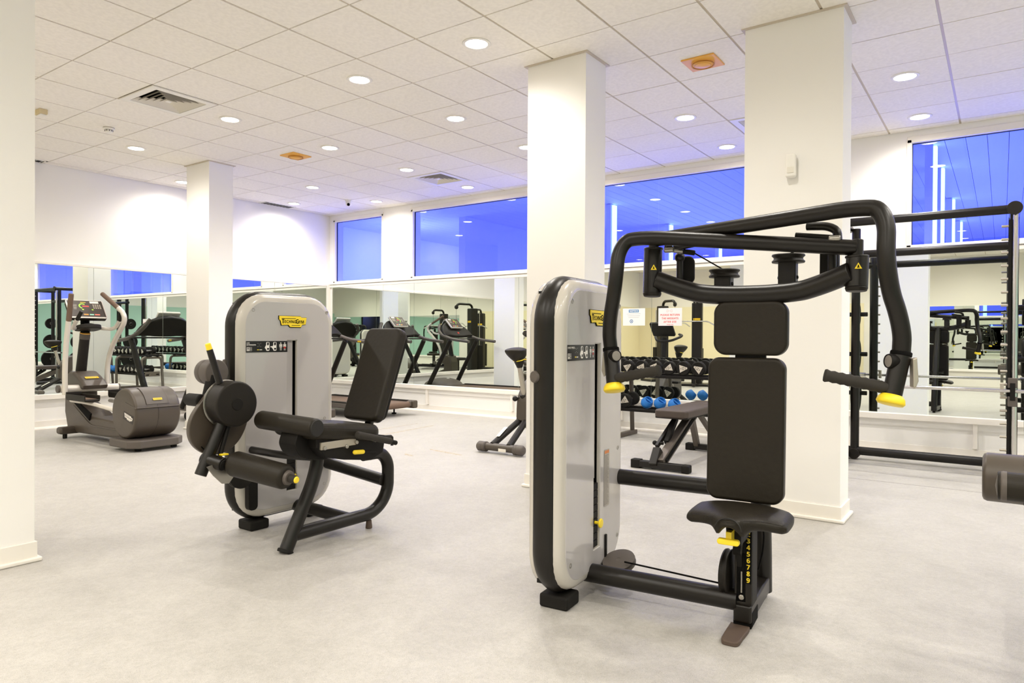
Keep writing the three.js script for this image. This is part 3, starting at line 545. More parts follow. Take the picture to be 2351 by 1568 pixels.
legExtension('leg_extension_machine', 'leg extension machine with grey weight tower, leaning backrest and yellow badge', -3.633, -2.353, 0);

// ---- chest press machine
function chestPress(name, label, x, z, turn) {
  const g = thing(name, label, 'gym machine', [x, 0, z], turn);
  weightTower(g, ['CHEST PRESS'], true, { stackTop: 0.5, pin: 3 });
  const P = (n, geo, m) => part(g, n, geo, m), C = 0.734;
  P('lower_beam', cyl([0.02, 0.105, -0.27], [0.71, 0.105, -0.275], 0.041, 0.041, 0.002), M.black);
  P('upper_beam', cyl([0.02, 0.475, -0.6], [C, 0.475, -0.6], 0.037, 0.037, 0.002), M.black);
  // rear upright and its foot
  P('rear_upright', tube([[C, 0.03, -0.66], [C, 0.3, -0.64], [C, 1.0, -0.47], [C, 1.33, -0.37]], 0.042, 0.2), M.black);
  P('rear_base', [rbx(C - 0.035, C + 0.035, 0.03, 0.1, -0.69, -0.24, 0.01)], M.black);
  P('rear_stud', cyl([C, 0, -0.66], [C, 0.035, -0.66], 0.02), M.rubber);
  // seat column with height scale
  P('seat_column', [rbx(C - 0.034, C + 0.034, 0.03, 0.46, -0.36, -0.258, 0.008)], M.blackMatte);
  P('column_face', [rbx(C - 0.033, C - 0.024, 0.1, 0.37, -0.262, -0.252, 0.003), rbx(C + 0.008, C + 0.033, 0.1, 0.42, -0.262, -0.252, 0.003), rbx(C - 0.033, C + 0.033, 0.075, 0.11, -0.262, -0.252, 0.003)], M.plasticDark);
  P('column_slot', bx(C - 0.024, C + 0.008, 0.11, 0.3, -0.2585, -0.2565), M.dark);
  P('adjuster_rod', [cyl([C - 0.006, 0.145, -0.252], [C - 0.006, 0.23, -0.252], 0.0035), cyl([C - 0.006, 0.128, -0.256], [C - 0.006, 0.128, -0.245], 0.011), cyl([C - 0.012, 0.09, -0.253], [C - 0.012, 0.09, -0.248], 0.007)], M.steel);
  const scale = P('height_scale', bx(C + 0.009, C + 0.032, 0.185, 0.415, -0.2525, -0.2505), M.dark);
  { const l = []; '123456789'.split('').forEach((d, i) => l.push(label3(d, 0.0185).translate(C + 0.0125, 0.405 - i * 0.0258 - 0.009, -0.2506))); part(scale, 'numbers', l, M.yellow); }
  P('foot_tongue', [ext(spl([[-0.036, 0], [-0.036, -0.12], [-0.03, -0.18], [0, -0.19], [0.03, -0.18], [0.036, -0.12], [0.036, 0]]), 0.018, 0.004, 2).rotateX(-Math.PI / 2).translate(C - 0.013, 0.0, -0.265)], M.rust);
  P('column_collar', rbx(C - 0.037, C + 0.037, 0.014, 0.075, -0.365, -0.25, 0.006), M.dark);
  P('column_foot', rbx(C - 0.03, C + 0.03, 0, 0.02, -0.36, -0.27, 0.004), M.rubber);
  // saddle seat: wings to both sides and a rounded nose over a notch
  {
    const NU = 60, NV = 40, pos = [], idx = [], HW = 0.19, pw = (v, e) => Math.sign(v) * Math.pow(Math.abs(v), e);
    for (let i = 0; i <= NU; i++) for (let j = 0; j <= NV; j++) {
      const u = Math.sin((i / NU - 0.5) * Math.PI), au = Math.abs(u), f = j / NV * Math.PI * 2, end = Math.sqrt(Math.max(0, 1 - Math.pow(au, 7)));
      const zF = -0.07 + 0.092 * Math.exp(-Math.pow(u / 0.42, 2)), zR = -0.305, hz = (zF - zR) / 2 * (0.55 + 0.45 * end) * (i === 0 || i === NU ? 0 : 1) * Math.min(1, end * 2.2);
      const cz = (zF + zR) / 2 - 0.012 * au, hy = 0.031 * Math.min(1, end * 1.25) * (1 - 0.12 * au), cy = 0.475 - 0.024 * au * au;
      const c = pw(Math.cos(f), 0.62), q = pw(Math.sin(f), 0.8), front = Math.max(0, c), under = Math.max(0, -q);
      const lip = Math.exp(-Math.pow((au - 0.24) / 0.085, 2)), notch = Math.exp(-Math.pow(u / 0.14, 2));
      pos.push(C - 0.002 + u * HW, cy + q * hy - (0.046 * lip + 0.012 * (1 - au)) * under * front * front + 0.026 * notch * under * front, cz + c * hz);
    }
    const at = (i, j) => i * (NV + 1) + j;
    for (let i = 0; i < NU; i++) for (let j = 0; j < NV; j++) { const a = at(i, j), b = at(i + 1, j), c = at(i, j + 1), d = at(i + 1, j + 1); idx.push(a, b, c, b, d, c); }
    const q = new THREE.BufferGeometry(); q.setAttribute('position', new THREE.Float32BufferAttribute(pos, 3)); q.setIndex(idx); q.computeVertexNormals();
    const st = P('seat', uvBox(q.toNonIndexed(), 0.3), M.vinyl);
    part(st, 'seam', tube([[C - 0.05, 0.455, 0.009], [C - 0.046, 0.472, 0.011], [C - 0.032, 0.49, 0.008], [C - 0.002, 0.5, 0.009], [C + 0.028, 0.49, 0.008], [C + 0.042, 0.472, 0.011], [C + 0.046, 0.455, 0.009]], 0.0022, 0.02, 60, 6), M.piping);
  }
  P('seat_stem', [rbx(C - 0.022, C + 0.022, 0.37, 0.455, -0.27, -0.1, 0.006), place(new THREE.BoxGeometry(0.03, 0.13, 0.03), [C - 0.01, 0.37, -0.22], -0.6)], M.blackMatte);
  P('seat_bracket', extX(spl([[-0.08, 0.45], [-0.1, 0.41], [-0.2, 0.385], [-0.245, 0.3], [-0.262, 0.22], [-0.265, 0.35], [-0.25, 0.45]]), C - 0.03, C - 0.004, 0.004), M.blackMatte);
  P('seat_handle', [place(ext(rrect(-0.04, 0.04, -0.011, 0.011, 0.01), 0.024, 0.005), [C - 0.012, 0.397, -0.06]), place(new THREE.BoxGeometry(0.02, 0.04, 0.05), [C - 0.012, 0.412, -0.075])], M.yellow);
  // back pad and head pad
  const bp = P('back_pad', place(cushion(0.298, 0.575, 0.062, 0.045, 0.014), [C - 0.008, 0.782, -0.325], -0.035), M.vinyl);
  part(bp, 'back_board', place(ext(rrect(-0.13, 0.13, -0.26, 0.26, 0.04), 0.018, 0.004), [C - 0.006, 0.782, -0.372], -0.035), M.blackMatte);
  const hp = P('head_pad', place(cushion(0.285, 0.218, 0.062, 0.05, 0.014), [C + 0.006, 1.188, -0.335], -0.02), M.vinyl);
  part(hp, 'head_board', place(ext(rrect(-0.12, 0.12, -0.09, 0.09, 0.04), 0.018, 0.004), [C + 0.006, 1.188, -0.383]), M.blackMatte);
  P('pad_brackets', [bx(C - 0.06, C + 0.06, 1.065, 1.09, -0.375, -0.36), bx(C - 0.09, C - 0.07, 0.6, 0.64, -0.46, -0.36), bx(C + 0.07, C + 0.09, 0.6, 0.64, -0.46, -0.36), bx(C - 0.09, C + 0.09, 0.61, 0.63, -0.58, -0.44)], M.black);
  // curved yoke carrying the two pivots
  P('yoke_tube', tube([[C - 0.37, 1.392, -0.275], [C - 0.27, 1.352, -0.305], [C - 0.16, 1.322, -0.335], [C + 0.16, 1.322, -0.335], [C + 0.27, 1.352, -0.305], [C + 0.37, 1.392, -0.275]], 0.039, 0.14, 120), M.black);
  P('yoke_neck', cyl([C, 1.28, -0.37], [C, 1.34, -0.345], 0.03), M.black);
  const pivot = (s, y1, yT) => {
    const X = C + s * 0.389, q = P('pivot_housing', cyl([X, 1.335, -0.285], [X + s * 0.002, y1, -0.3], 0.0385, 0.0385, 0.003, 32), M.black);
    part(q, 'pivot_lid', cyl([X, 1.322, -0.284], [X, 1.338, -0.285], 0.036, 0.039, 0.004), M.plasticDark);
    part(q, 'collar', cyl([X, y1 - 0.004, -0.3], [X, y1 + 0.006, -0.3], 0.0405), M.black);
    part(q, 'stem', cyl([X, y1, -0.3], [X, yT, -0.305], 0.0215, 0.0215, 0.004), M.black);
    const tri = extZ(poly([[-0.0125, -0.01], [0.0125, -0.01], [0, 0.0125]]), 0, 0.0008); const a = s < 0 ? 0.42 : 0.2;
    part(q, 'warning_triangle', place(tri, [X + Math.sin(a) * 0.0386, 1.425 + (s < 0 ? 0.018 : -0.012), -0.291 + Math.cos(a) * 0.0386], 0, a), M.yellow);
    part(q, 'triangle_mark', place(join([bx(-0.002, 0.002, -0.004, 0.004, 0.0008, 0.0012), bx(-0.005, 0.004, -0.006, -0.003, 0.0008, 0.0012)]), [X + Math.sin(a) * 0.0386, 1.425 + (s < 0 ? 0.018 : -0.012), -0.291 + Math.cos(a) * 0.0386], 0, a), M.dark);
  };
  pivot(-1, 1.525, 1.59); pivot(1, 1.45, 1.515);
  // crossing press arms
  const arm = (s, yBar, yEnd) => {      // s: side of the handle, fixed to the pivot of the other side
    const X = d => C + s * d;
    const a = P('press_arm', tube([[C - s * 0.385, yEnd, -0.302], [X(0.40), yBar, -0.185], [X(0.49), yBar - 0.02, -0.155], [X(0.487), 1.36, -0.115], [X(0.54), 1.19, -0.17], [X(0.535), 1.09, -0.19]], 0.0295, [0.09, 0.09, 0.12, 0.09], 150), M.black);
    const low = part(a, 'handle_post', cyl([X(0.536), 1.1, -0.19], [X(0.508), 0.945, -0.158], 0.0325, 0.031, 0.003), M.black);
    part(a, 'post_band', cyl([X(0.5365), 1.105, -0.1905], [X(0.534), 1.088, -0.1875], 0.0345), M.dark);
    part(a, 'yellow_end_cap', lathe([X(0.51), 0.955, -0.16], [X(0.503), 0.917, -0.152], [[0, 0], [0.034, 0], [0.043, 0.012], [0.046, 0.026], [0.04, 0.034], [0, 0.036]], 24), M.yellow);
    const gp = [[0.017, 0], [0.0225, 0.004]]; for (let k = 0; k <= 14; k++) gp.push([0.0205 + (k % 2 ? 0.0016 : -0.0012), 0.012 + k * 0.0125]); gp.push([0.0235, 0.2], [0.021, 0.206], [0, 0.207]);
    part(a, 'hand_grip', lathe([X(0.497), 0.978, -0.158], [X(0.312), 1.016, -0.118], gp, 24), M.grip);
    const kb = part(a, 'adjust_knob', lathe([X(0.525), 1.07, -0.175], [X(0.525) - s * 0.75, 1.12, 0.35], [[0, 0], [0.024, 0.005], [0.026, 0.03], [0.024, 0.036], [0.0215, 0.035], [0.0205, 0.033], [0, 0.033]], 28), M.blackMatte);
    part(a, 'knob_face', lathe([X(0.525), 1.07, -0.175], [X(0.525) - s * 0.75, 1.12, 0.35], [[0.0205, 0.0335], [0.012, 0.0345], [0.011, 0.0335], [0.004, 0.0345], [0, 0.0345]], 28), M.knobFace ??= std(0x9a948c, 0.4, 0.3));
    part(a, 'side_trigger', place(ext(poly([[-0.006, 0.045], [0.008, 0.05], [0.014, -0.03], [0.004, -0.055], [-0.004, -0.05]]), 0.03, 0.003, 2), [X(0.565), 1.035, -0.195], 0, s > 0 ? 0.4 : Math.PI - 0.4 + 0.8), M.zinc);
  };
  arm(-1, 1.563, 1.485); arm(1, 1.615, 1.565);
  // links and cable pulleys behind the yoke
  for (const [s, y] of [[-1, 1.53], [1, 1.535]]) {
    const X = C + s * 0.315;
    P('link_bracket', [tube([[X - s * 0.1, y + 0.045, -0.32], [X + s * 0.005, y + 0.035, -0.3], [X + s * 0.01, y - 0.02, -0.29]], 0.016, 0.06), tube([[X - s * 0.14, y + 0.012, -0.31], [X + s * 0.005, y - 0.01, -0.3]], 0.011, 0.02)], M.black);
    P('link_joint', [cyl([X - 0.02, y - 0.014, -0.28], [X + 0.02, y - 0.014, -0.28], 0.012), cyl([X, y - 0.015, -0.285], [X - s * 0.05, y - 0.02, -0.31], 0.009)], M.steel);
    P('cable_end', cyl([X - s * 0.05, y - 0.02, -0.31], [X - s * 0.095, y - 0.027, -0.33], 0.011), M.rubber);
    P('cable', cyl([X - s * 0.09, y - 0.026, -0.328], [C + s * 0.13, (s < 0 ? 1.44 : 1.49), -0.44], 0.003, 0.003, 0.0005, 8), M.dark);
  }
  for (const [x, y, h] of [[C - 0.125, 1.425, 0.06], [C + 0.13, 1.475, 0.1]]) {
    P('cable_pulley', lathe([x, y - 0.02, -0.44], [x + 0.01, y + 1, -0.43], [[0, 0], [0.062, 0], [0.064, 0.006], [0.056, 0.014], [0.056, 0.02], [0.064, 0.028], [0.062, 0.034], [0, 0.036]], 36), M.plasticDark);
    P('pulley_post', [rbx(x - 0.034, x + 0.034, 1.33, y - 0.01, -0.47, -0.4, 0.006), cyl([x - 0.04, y - h * 0.8, -0.435], [x + 0.04, y - h * 0.8, -0.435], 0.008)], M.black);
  }
  P('rear_guard', [place(ext(rrect(-0.03, 0.03, -0.06, 0.06, 0.028), 0.03, 0.008), [C - 0.275, 1.44, -0.42], 0, 0.2), place(ext(rrect(-0.035, 0.035, -0.09, 0.09, 0.03), 0.03, 0.008), [C + 0.29, 1.45, -0.42], 0, -0.2)], M.blackMatte);
  P('guard_post', [cyl([C - 0.29, 1.35, -0.35], [C - 0.29, 1.5, -0.35], 0.014), cyl([C + 0.3, 1.36, -0.36], [C + 0.3, 1.54, -0.36], 0.016), place(new THREE.SphereGeometry(0.022, 16, 12), [C - 0.29, 1.49, -0.35])], M.black);
  // low cable pulleys
  P('floor_pulley', lathe([0.16, 0.115, -0.41], [0.12, 0.4, -0.3], [[0, 0], [0.074, 0], [0.076, 0.006], [0.066, 0.014], [0.076, 0.022], [0.074, 0.03], [0.012, 0.031], [0.011, 0.029], [0, 0.029]], 36), M.plasticMid);
  P('pulley_fork', [rbx(0.06, 0.2, 0.08, 0.11, -0.46, -0.38, 0.005), rbx(0.02, 0.09, 0.1, 0.24, -0.43, -0.41, 0.004)], M.blackMatte);
  P('column_pulley', lathe([C - 0.085, 0.2, -0.31], [C + 1, 0.2, -0.25], [[0, 0], [0.09, 0], [0.092, 0.008], [0.082, 0.016], [0.092, 0.024], [0.09, 0.032], [0, 0.033]], 36), M.plasticDark);
  P('cable', [cyl([0.2, 0.148, -0.36], [0.66, 0.128, -0.36], 0.004, 0.004, 0.001, 8), tube([[C + 0.03, 0.2, -0.4], [C + 0.05, 0.3, -0.42], [C + 0.045, 0.43, -0.4]], 0.004, 0.05, 20, 6)], M.dark);
  return g;
}
chestPress('chest_press_machine', 'chest press machine with crossing black tube arms and numbered seat column', -1.531, -2.421, 0.0918);
// ---------------------------------------------------------------- elliptical trainer (faces the left wall)
function ledPanel(w, h) {
  return canvas(512, 352, (c, W, Hh) => {
    c.fillStyle = '#3a2f28'; c.fillRect(0, 0, W, Hh); c.fillStyle = '#e8e3d8'; c.fillRect(330, 10, 130, 46);
    c.strokeStyle = '#a8e23a'; c.lineWidth = 20; c.beginPath(); c.arc(210, 120, 48, Math.PI * 0.6, Math.PI * 1.75); c.stroke();
    c.fillStyle = '#e8453a'; c.fillRect(205, 110, 96, 26); c.fillStyle = '#f1cf2a'; c.fillRect(190, 34, 80, 12);
    c.fillStyle = '#b8ae9e'; for (let i = 0; i < 4; i++) for (let j = 0; j < 4; j++) c.fillRect(360 + i * 32, 78 + j * 26, 22, 15);
    for (let k = 0; k < 5; k++) { c.fillStyle = ['#8f8678', '#c7bfae'][k % 2]; c.fillRect(70, 90 + k * 24, 60 - k * 5, 8); }
    c.fillStyle = '#a8d838'; c.beginPath(); c.arc(200, 196, 15, 0, 7); c.arc(340, 196, 15, 0, 7); c.fill();
    c.fillStyle = '#e6a24a'; c.fillRect(190, 290, 70, 26); c.fillStyle = '#9ad9c0'; c.fillRect(275, 290, 62, 26); c.fillStyle = '#e87a68'; c.fillRect(350, 290, 76, 26);
  });
}
const ledMat = std(0xffffff, 0.35, 0, { map: ledPanel() });
const badgeMat = std(0xffffff, 0.45, 0, { map: canvas(384, 160, (c, w, h) => { c.fillStyle = '#2c2723'; c.fillRect(0, 0, w, h); c.fillStyle = '#ece8e0'; c.beginPath(); c.moveTo(30, 30); c.lineTo(290, 30); c.lineTo(306, 48); c.lineTo(360, 48); c.lineTo(346, 106); c.lineTo(300, 108); c.lineTo(286, 132); c.lineTo(160, 132); c.lineTo(142, 110); c.lineTo(62, 110); c.lineTo(48, 66); c.closePath(); c.fill(); c.fillStyle = '#2c2723'; c.font = 'bold 44px sans-serif'; c.fillText('TECHNOGYM', 62, 94, 274); c.fillRect(66, 42, 180, 6); c.fillRect(170, 116, 110, 6); }) });
const yellowBadgeMat = std(0xffffff, 0.45, 0, { map: canvas(256, 80, (c, w, h) => { c.fillStyle = '#f2c713'; c.fillRect(0, 0, w, h); c.fillStyle = '#241f10'; c.font = 'bold 36px sans-serif'; c.fillText('TECHNOGYM', 10, 52, 236); }) });
{
  const B = [-7.65, -3.57], g = thing('elliptical_trainer', 'brown grey elliptical trainer with white swing arms by the left mirror', 'elliptical', [B[0], 0, B[1]]);
  const L = (x, y, z) => [x - B[0], y, z - B[1]], P = (n, q, m) => part(g, n, q, m);
  const slab = (x0, x1, z0, z1, y0, y1, ch) => { const s = poly([[x0 - B[0], -(z0 - B[1]) + ch * 0], [x1 - B[0] - ch, -(z0 - B[1])], [x1 - B[0], -(z0 - B[1]) - ch], [x1 - B[0], -(z1 - B[1]) + ch], [x1 - B[0] - ch, -(z1 - B[1])], [x0 - B[0], -(z1 - B[1])]]); return ext(s, y1 - y0, 0.012, 2).rotateX(-Math.PI / 2).translate(0, y0, 0); };
  P('rear_base', slab(-7.28, -6.84, -3.86, -3.3, 0.035, 0.115, 0.09), M.plasticMid);
  for (const z of [-3.42, -3.78]) P('rear_foot', cyl(L(-6.95, 0, z), L(-6.95, 0.04, z), 0.03), M.rubber);
  const fb = P('front_base', [rbx(...[-8.5, -8.38].map(v => v - B[0]), 0.05, 0.13, ...[-3.87, -3.29].map(v => v - B[1]), 0.03, 3)], M.plastic);
  for (const z of [-3.36, -3.8]) P('front_foot', cyl(L(-8.44, 0, z), L(-8.44, 0.055, z), 0.022), M.rubber);
  const dr = P('flywheel_housing', lathe(L(-7.1, 0.368, -3.35), L(-7.1, 0.368, -4), [[0, 0], [0.225, 0], [0.242, 0.008], [0.25, 0.028], [0.252, 0.225], [0.252, 0.227], [0.249, 0.229], [0.252, 0.231], [0.25, 0.425], [0.24, 0.447], [0.22, 0.455], [0, 0.455]], 56), M.plastic);
  part(dr, 'split_line', [lathe(L(-7.1, 0.368, -3.34), L(-7.1, 0.368, -4), [[0.2525, 0.228], [0.2535, 0.2285], [0.2525, 0.23]], 56)], M.dark);
  part(dr, 'waist_trim', [rbx(...[-6.856, -6.842].map(v => v - B[0]), 0.43, 0.44, ...[-3.79, -3.36].map(v => v - B[1]), 0.003), place(new THREE.BoxGeometry(0.22, 0.007, 0.006), L(-6.95, 0.455, -3.348), 0, 0, -0.22)], M.plasticMid);
  { const r = Math.PI / 180, o = new THREE.CylinderGeometry(0.2555, 0.2555, 0.22, 20, 1, true, 112 * r, 62 * r).rotateX(Math.PI / 2), e = k => new THREE.CylinderGeometry(0.2575, 0.2575, 0.012, 20, 1, true, 112 * r, 62 * r).rotateX(Math.PI / 2).translate(0, 0, k); part(dr, 'top_panel', join([o, e(0.11), e(-0.11)]).translate(...L(-7.1, 0.368, -3.575)), M.plasticMid); }
  part(dr, 'yellow_badge', place(new THREE.PlaneGeometry(0.09, 0.024), L(-6.878, 0.512, -3.575), -0.55, Math.PI / 2), yellowBadgeMat);
  part(dr, 'side_badge', [place(new THREE.PlaneGeometry(0.2, 0.083), L(-7.0, 0.335, -3.3485), 0, 0, -0.24)], badgeMat);
  const hs = poly([[-8.59, 0.1], [-8.66, 0.28], [-8.65, 0.57], [-8.6, 0.7], [-8.55, 0.735], [-8.45, 0.735], [-8.34, 0.69], [-8.24, 0.64], [-8.17, 0.59], [-8.19, 0.55], [-8.4, 0.53], [-8.43, 0.5], [-8.42, 0.4], [-8.0, 0.26], [-7.58, 0.25], [-7.36, 0.24], [-7.36, 0.09], [-7.6, 0.07], [-8.35, 0.06]].map(p => [p[0] - B[0], p[1]]));
  P('front_housing', extZ(hs, -3.70 - B[1], -3.44 - B[1], 0.03, 4), M.plastic);
  P('belt_guard', extZ(poly([[-8.4, 0.4], [-8.32, 0.42], [-7.98, 0.3], [-8.02, 0.22]].map(p => [p[0] - B[0], p[1]])), -3.445 - B[1], -3.425 - B[1], 0.008), M.dark);
  P('side_panel_line', [tube([L(-8.42, 0.36, -3.44), L(-8.0, 0.17, -3.435), L(-7.4, 0.17, -3.435)], 0.006, 0.05, 40, 8)], M.plasticMid);
  P('yellow_badge', place(new THREE.PlaneGeometry(0.14, 0.04), L(-8.285, 0.672, -3.57), -Math.PI / 2 + 0.48, Math.PI / 2, 0, 'YXZ'), yellowBadgeMat);
  P('swing_axle', cyl(L(-8.3, 0.56, -3.24), L(-8.3, 0.55, -3.86), 0.04, 0.04, 0.006), M.whiteMetal); P('axle_cap', cyl(L(-8.3, 0.56, -3.225), L(-8.3, 0.56, -3.25), 0.042), M.plasticMid); P('axle_cap', cyl(L(-8.3, 0.55, -3.85), L(-8.3, 0.55, -3.87), 0.042), M.plasticMid);
  const la = P('swing_arm', tube([L(-8.24, 0.5, -3.28), L(-8.24, 0.94, -3.28), L(-8.15, 1.3, -3.28)], 0.027, 0.3), M.whiteMetal); part(la, 'arm_grip', cyl(L(-8.15, 1.29, -3.28), L(-8.09, 1.585, -3.28), 0.027, 0.025, 0.006), M.belt);
  const ra = P('swing_arm', tube([L(-8.43, 0.5, -3.8), L(-8.45, 0.75, -3.8), L(-8.35, 1.0, -3.8), L(-8.02, 1.3, -3.8), L(-8.03, 1.39, -3.79), L(-8.14, 1.455, -3.78)], 0.027, [0.12, 0.16, 0.06, 0.05]), M.whiteMetal); part(ra, 'arm_grip', cyl(L(-8.12, 1.445, -3.78), L(-8.47, 1.62, -3.76), 0.026, 0.025, 0.006), M.belt);
  P('foot_rail', tube([L(-8.3, 0.43, -3.37), L(-7.85, 0.425, -3.37), L(-7.3, 0.375, -3.39)], 0.022, 0.15), M.whiteMetal); P('foot_rail', tube([L(-8.3, 0.4, -3.77), L(-7.3, 0.36, -3.76)], 0.022, 0.1), M.whiteMetal);
  for (const z of [-3.35, -3.78]) { const d = P('pedal', [rbx(...[-8.2, -7.76].map(v => v - B[0]), 0.445, 0.468, z - 0.075 - B[1], z + 0.075 - B[1], 0.008), rbx(...[-8.2, -7.76].map(v => v - B[0]), 0.46, 0.51, z - 0.078 - B[1], z - 0.066 - B[1], 0.005), rbx(...[-8.2, -7.76].map(v => v - B[0]), 0.46, 0.51, z + 0.066 - B[1], z + 0.078 - B[1], 0.005), rbx(...[-8.21, -8.19].map(v => v - B[0]), 0.46, 0.53, z - 0.075 - B[1], z + 0.075 - B[1], 0.006)], M.plasticDark); part(d, 'tread_mat', bx(...[-8.17, -7.8].map(v => v - B[0]), 0.468, 0.472, z - 0.06 - B[1], z + 0.06 - B[1]), M.belt); }
  P('post', cyl(L(-8.56, 0.7, -3.57), L(-8.45, 1.17, -3.57), 0.055, 0.05, 0.004), M.plasticDark); P('post_band', cyl(L(-8.467, 1.1, -3.57), L(-8.453, 1.16, -3.57), 0.053), M.plasticMid); P('orange_ring', cyl(L(-8.452, 1.16, -3.57), L(-8.449, 1.172, -3.57), 0.053), M.orange);
  const tr = P('bottle_tray', [place(ext(spl([[-0.13, 0], [-0.1, 0.09], [0, 0.12], [0.1, 0.09], [0.13, 0], [0.1, -0.08], [0, -0.1], [-0.1, -0.08]]), 0.05, 0.012, 3), L(-8.38, 1.2, -3.57), -Math.PI / 2 + 0.2, -Math.PI / 2, 0, 'YXZ')], M.plasticDark);
  part(tr, 'cup_hole', place(new THREE.CircleGeometry(0.055, 28), L(-8.33, 1.268, -3.57), -Math.PI / 2 + 0.2, Math.PI / 2, 0, 'YXZ'), M.dark);
  const co = P('console', place(ext(rrect(-0.19, 0.19, -0.12, 0.12, 0.02), 0.04, 0.008), L(-8.45, 1.40, -3.57), -0.62, Math.PI / 2), M.plasticDark);
  part(co, 'console_rim', place(ext(rrect(-0.195, 0.195, -0.125, 0.125, 0.022), 0.012, 0.004), L(-8.425, 1.4313, -3.57), -0.62, Math.PI / 2), M.whiteMetal); part(co, 'display', place(new THREE.PlaneGeometry(0.365, 0.225), L(-8.4165, 1.4416, -3.57), -0.62, Math.PI / 2), ledMat);
  P('console_neck', cyl(L(-8.45, 1.17, -3.57), L(-8.46, 1.4, -3.57), 0.045), M.dark);
  for (const [z, s] of [[-3.4, 1], [-3.74, -1]]) { const h = P('fixed_handle', tube([L(-8.42, 1.225, z - s * 0.06), L(-8.24, 1.21, z + s * 0.05), L(-8.12, 1.31, z + s * 0.05)], 0.021, 0.06), M.whiteMetal); part(h, 'pulse_grip', cyl(L(-8.125, 1.305, z + s * 0.05), L(-8.06, 1.4, z + s * 0.03), 0.02, 0.019), M.plasticDark); }
}
// ---------------------------------------------------------------- treadmills (runner faces the left wall)
function treadmill(zc, label) {
  const g = thing('treadmill', label, 'treadmill', [-8.1, 0, zc], 0, 'treadmills along the left wall'), o = -8.1, P = (n, q, m) => part(g, n, q, m), x = v => v - o;
  P('deck_frame', [rbx(x(-9.25), x(-7.02), 0.13, 0.205, -0.43, -0.36, 0.015), rbx(x(-9.25), x(-7.02), 0.13, 0.205, 0.36, 0.43, 0.015), rbx(x(-9.2), x(-7.05), 0.12, 0.16, -0.38, 0.38, 0.01)], M.plasticMid);
  P('running_belt', [rbx(x(-8.75), x(-7.06), 0.16, 0.196, -0.36, 0.36, 0.018, 3)], M.belt); P('rear_roller', cyl([x(-7.07), 0.155, -0.37], [x(-7.07), 0.155, 0.37], 0.045), M.belt);
  for (const s of [-1, 1]) { P('rear_end_cap', rbx(x(-7.14), x(-6.98), 0.1, 0.215, s * 0.435 - 0.05, s * 0.435 + 0.05, 0.025, 3), M.plastic); P('side_rail', rbx(x(-8.75), x(-7.1), 0.203, 0.218, s * 0.395 - 0.035, s * 0.395 + 0.035, 0.006), M.plasticDark); P('foot', [cyl([x(-7.35), 0, s * 0.36], [x(-7.35), 0.02, s * 0.36], 0.035), cyl([x(-7.35), 0.015, s * 0.36], [x(-7.35), 0.13, s * 0.36], 0.012)], M.rubber); P('front_wheel', cyl([x(-9.05), 0.05, s * 0.3], [x(-9.05), 0.05, s * 0.36], 0.05), M.rubber); P('upright', cyl([x(-9.02), 0.17, s * 0.42], [x(-8.47), 1.08, s * 0.4], 0.045, 0.04, 0.006), M.plasticDark);
    const r = P('handrail', tube([[x(-8.82), 1.38, s * 0.3], [x(-8.78), 1.22, s * 0.4], [x(-8.45), 1.1, s * 0.41], [x(-8.02), 1.06, s * 0.4]], 0.028, 0.16), M.plasticMid); part(r, 'yellow_mark', place(new THREE.PlaneGeometry(0.08, 0.022), [x(-8.12), 1.068, s * 0.4 + 0.0288]), yellowBadgeMat); }
  { const q = new THREE.SphereGeometry(1, 36, 18, 0, Math.PI * 2, 0, Math.PI / 2).scale(0.36, 0.15, 0.41).translate(x(-8.98), 0.19, 0); const h = P('motor_hood', q, M.plasticMid); part(h, 'hood_badge', place(new THREE.PlaneGeometry(0.12, 0.04), [x(-8.86), 0.335, 0], -1.15, Math.PI / 2), badgeMat); }
  const wing = spl([[-0.42, -0.22], [-0.36, -0.02], [-0.2, 0.12], [-0.05, 0.16], [0.05, 0.16], [0.2, 0.12], [0.36, -0.02], [0.42, -0.22], [0.3, -0.2], [0.12, -0.22], [-0.12, -0.22], [-0.3, -0.2]]);
  const c = P('console_shell', place(ext(wing, 0.07, 0.022, 4), [x(-8.76), 1.28, 0], -0.75, Math.PI / 2), M.plasticDark);
  part(c, 'display_bezel', place(ext(rrect(-0.17, 0.17, -0.12, 0.12, 0.02), 0.035, 0.008), [x(-8.73), 1.39, 0], -0.75, Math.PI / 2), M.whiteMetal); part(c, 'display', place(new THREE.PlaneGeometry(0.32, 0.22), [x(-8.7045), 1.4145, 0], -0.75, Math.PI / 2), ledMat);
  part(c, 'rear_badge', place(new THREE.PlaneGeometry(0.09, 0.026), [x(-8.825), 1.42, 0], 0.5, -Math.PI / 2), yellowBadgeMat); part(c, 'stop_button', cyl([x(-8.62), 1.21, 0], [x(-8.605), 1.228, 0], 0.022), M.red);
  P('cross_bar', [cyl([x(-8.6), 1.15, -0.4], [x(-8.6), 1.15, 0.4], 0.016), cyl([x(-8.52), 1.11, -0.4], [x(-8.52), 1.11, 0.4], 0.012)], M.plasticDark);
}
treadmill(-6.98, 'treadmill nearest the windows, its deck end showing past the leaning backrest');
treadmill(-5.45, 'treadmill standing between the slim column and the leg extension machine');
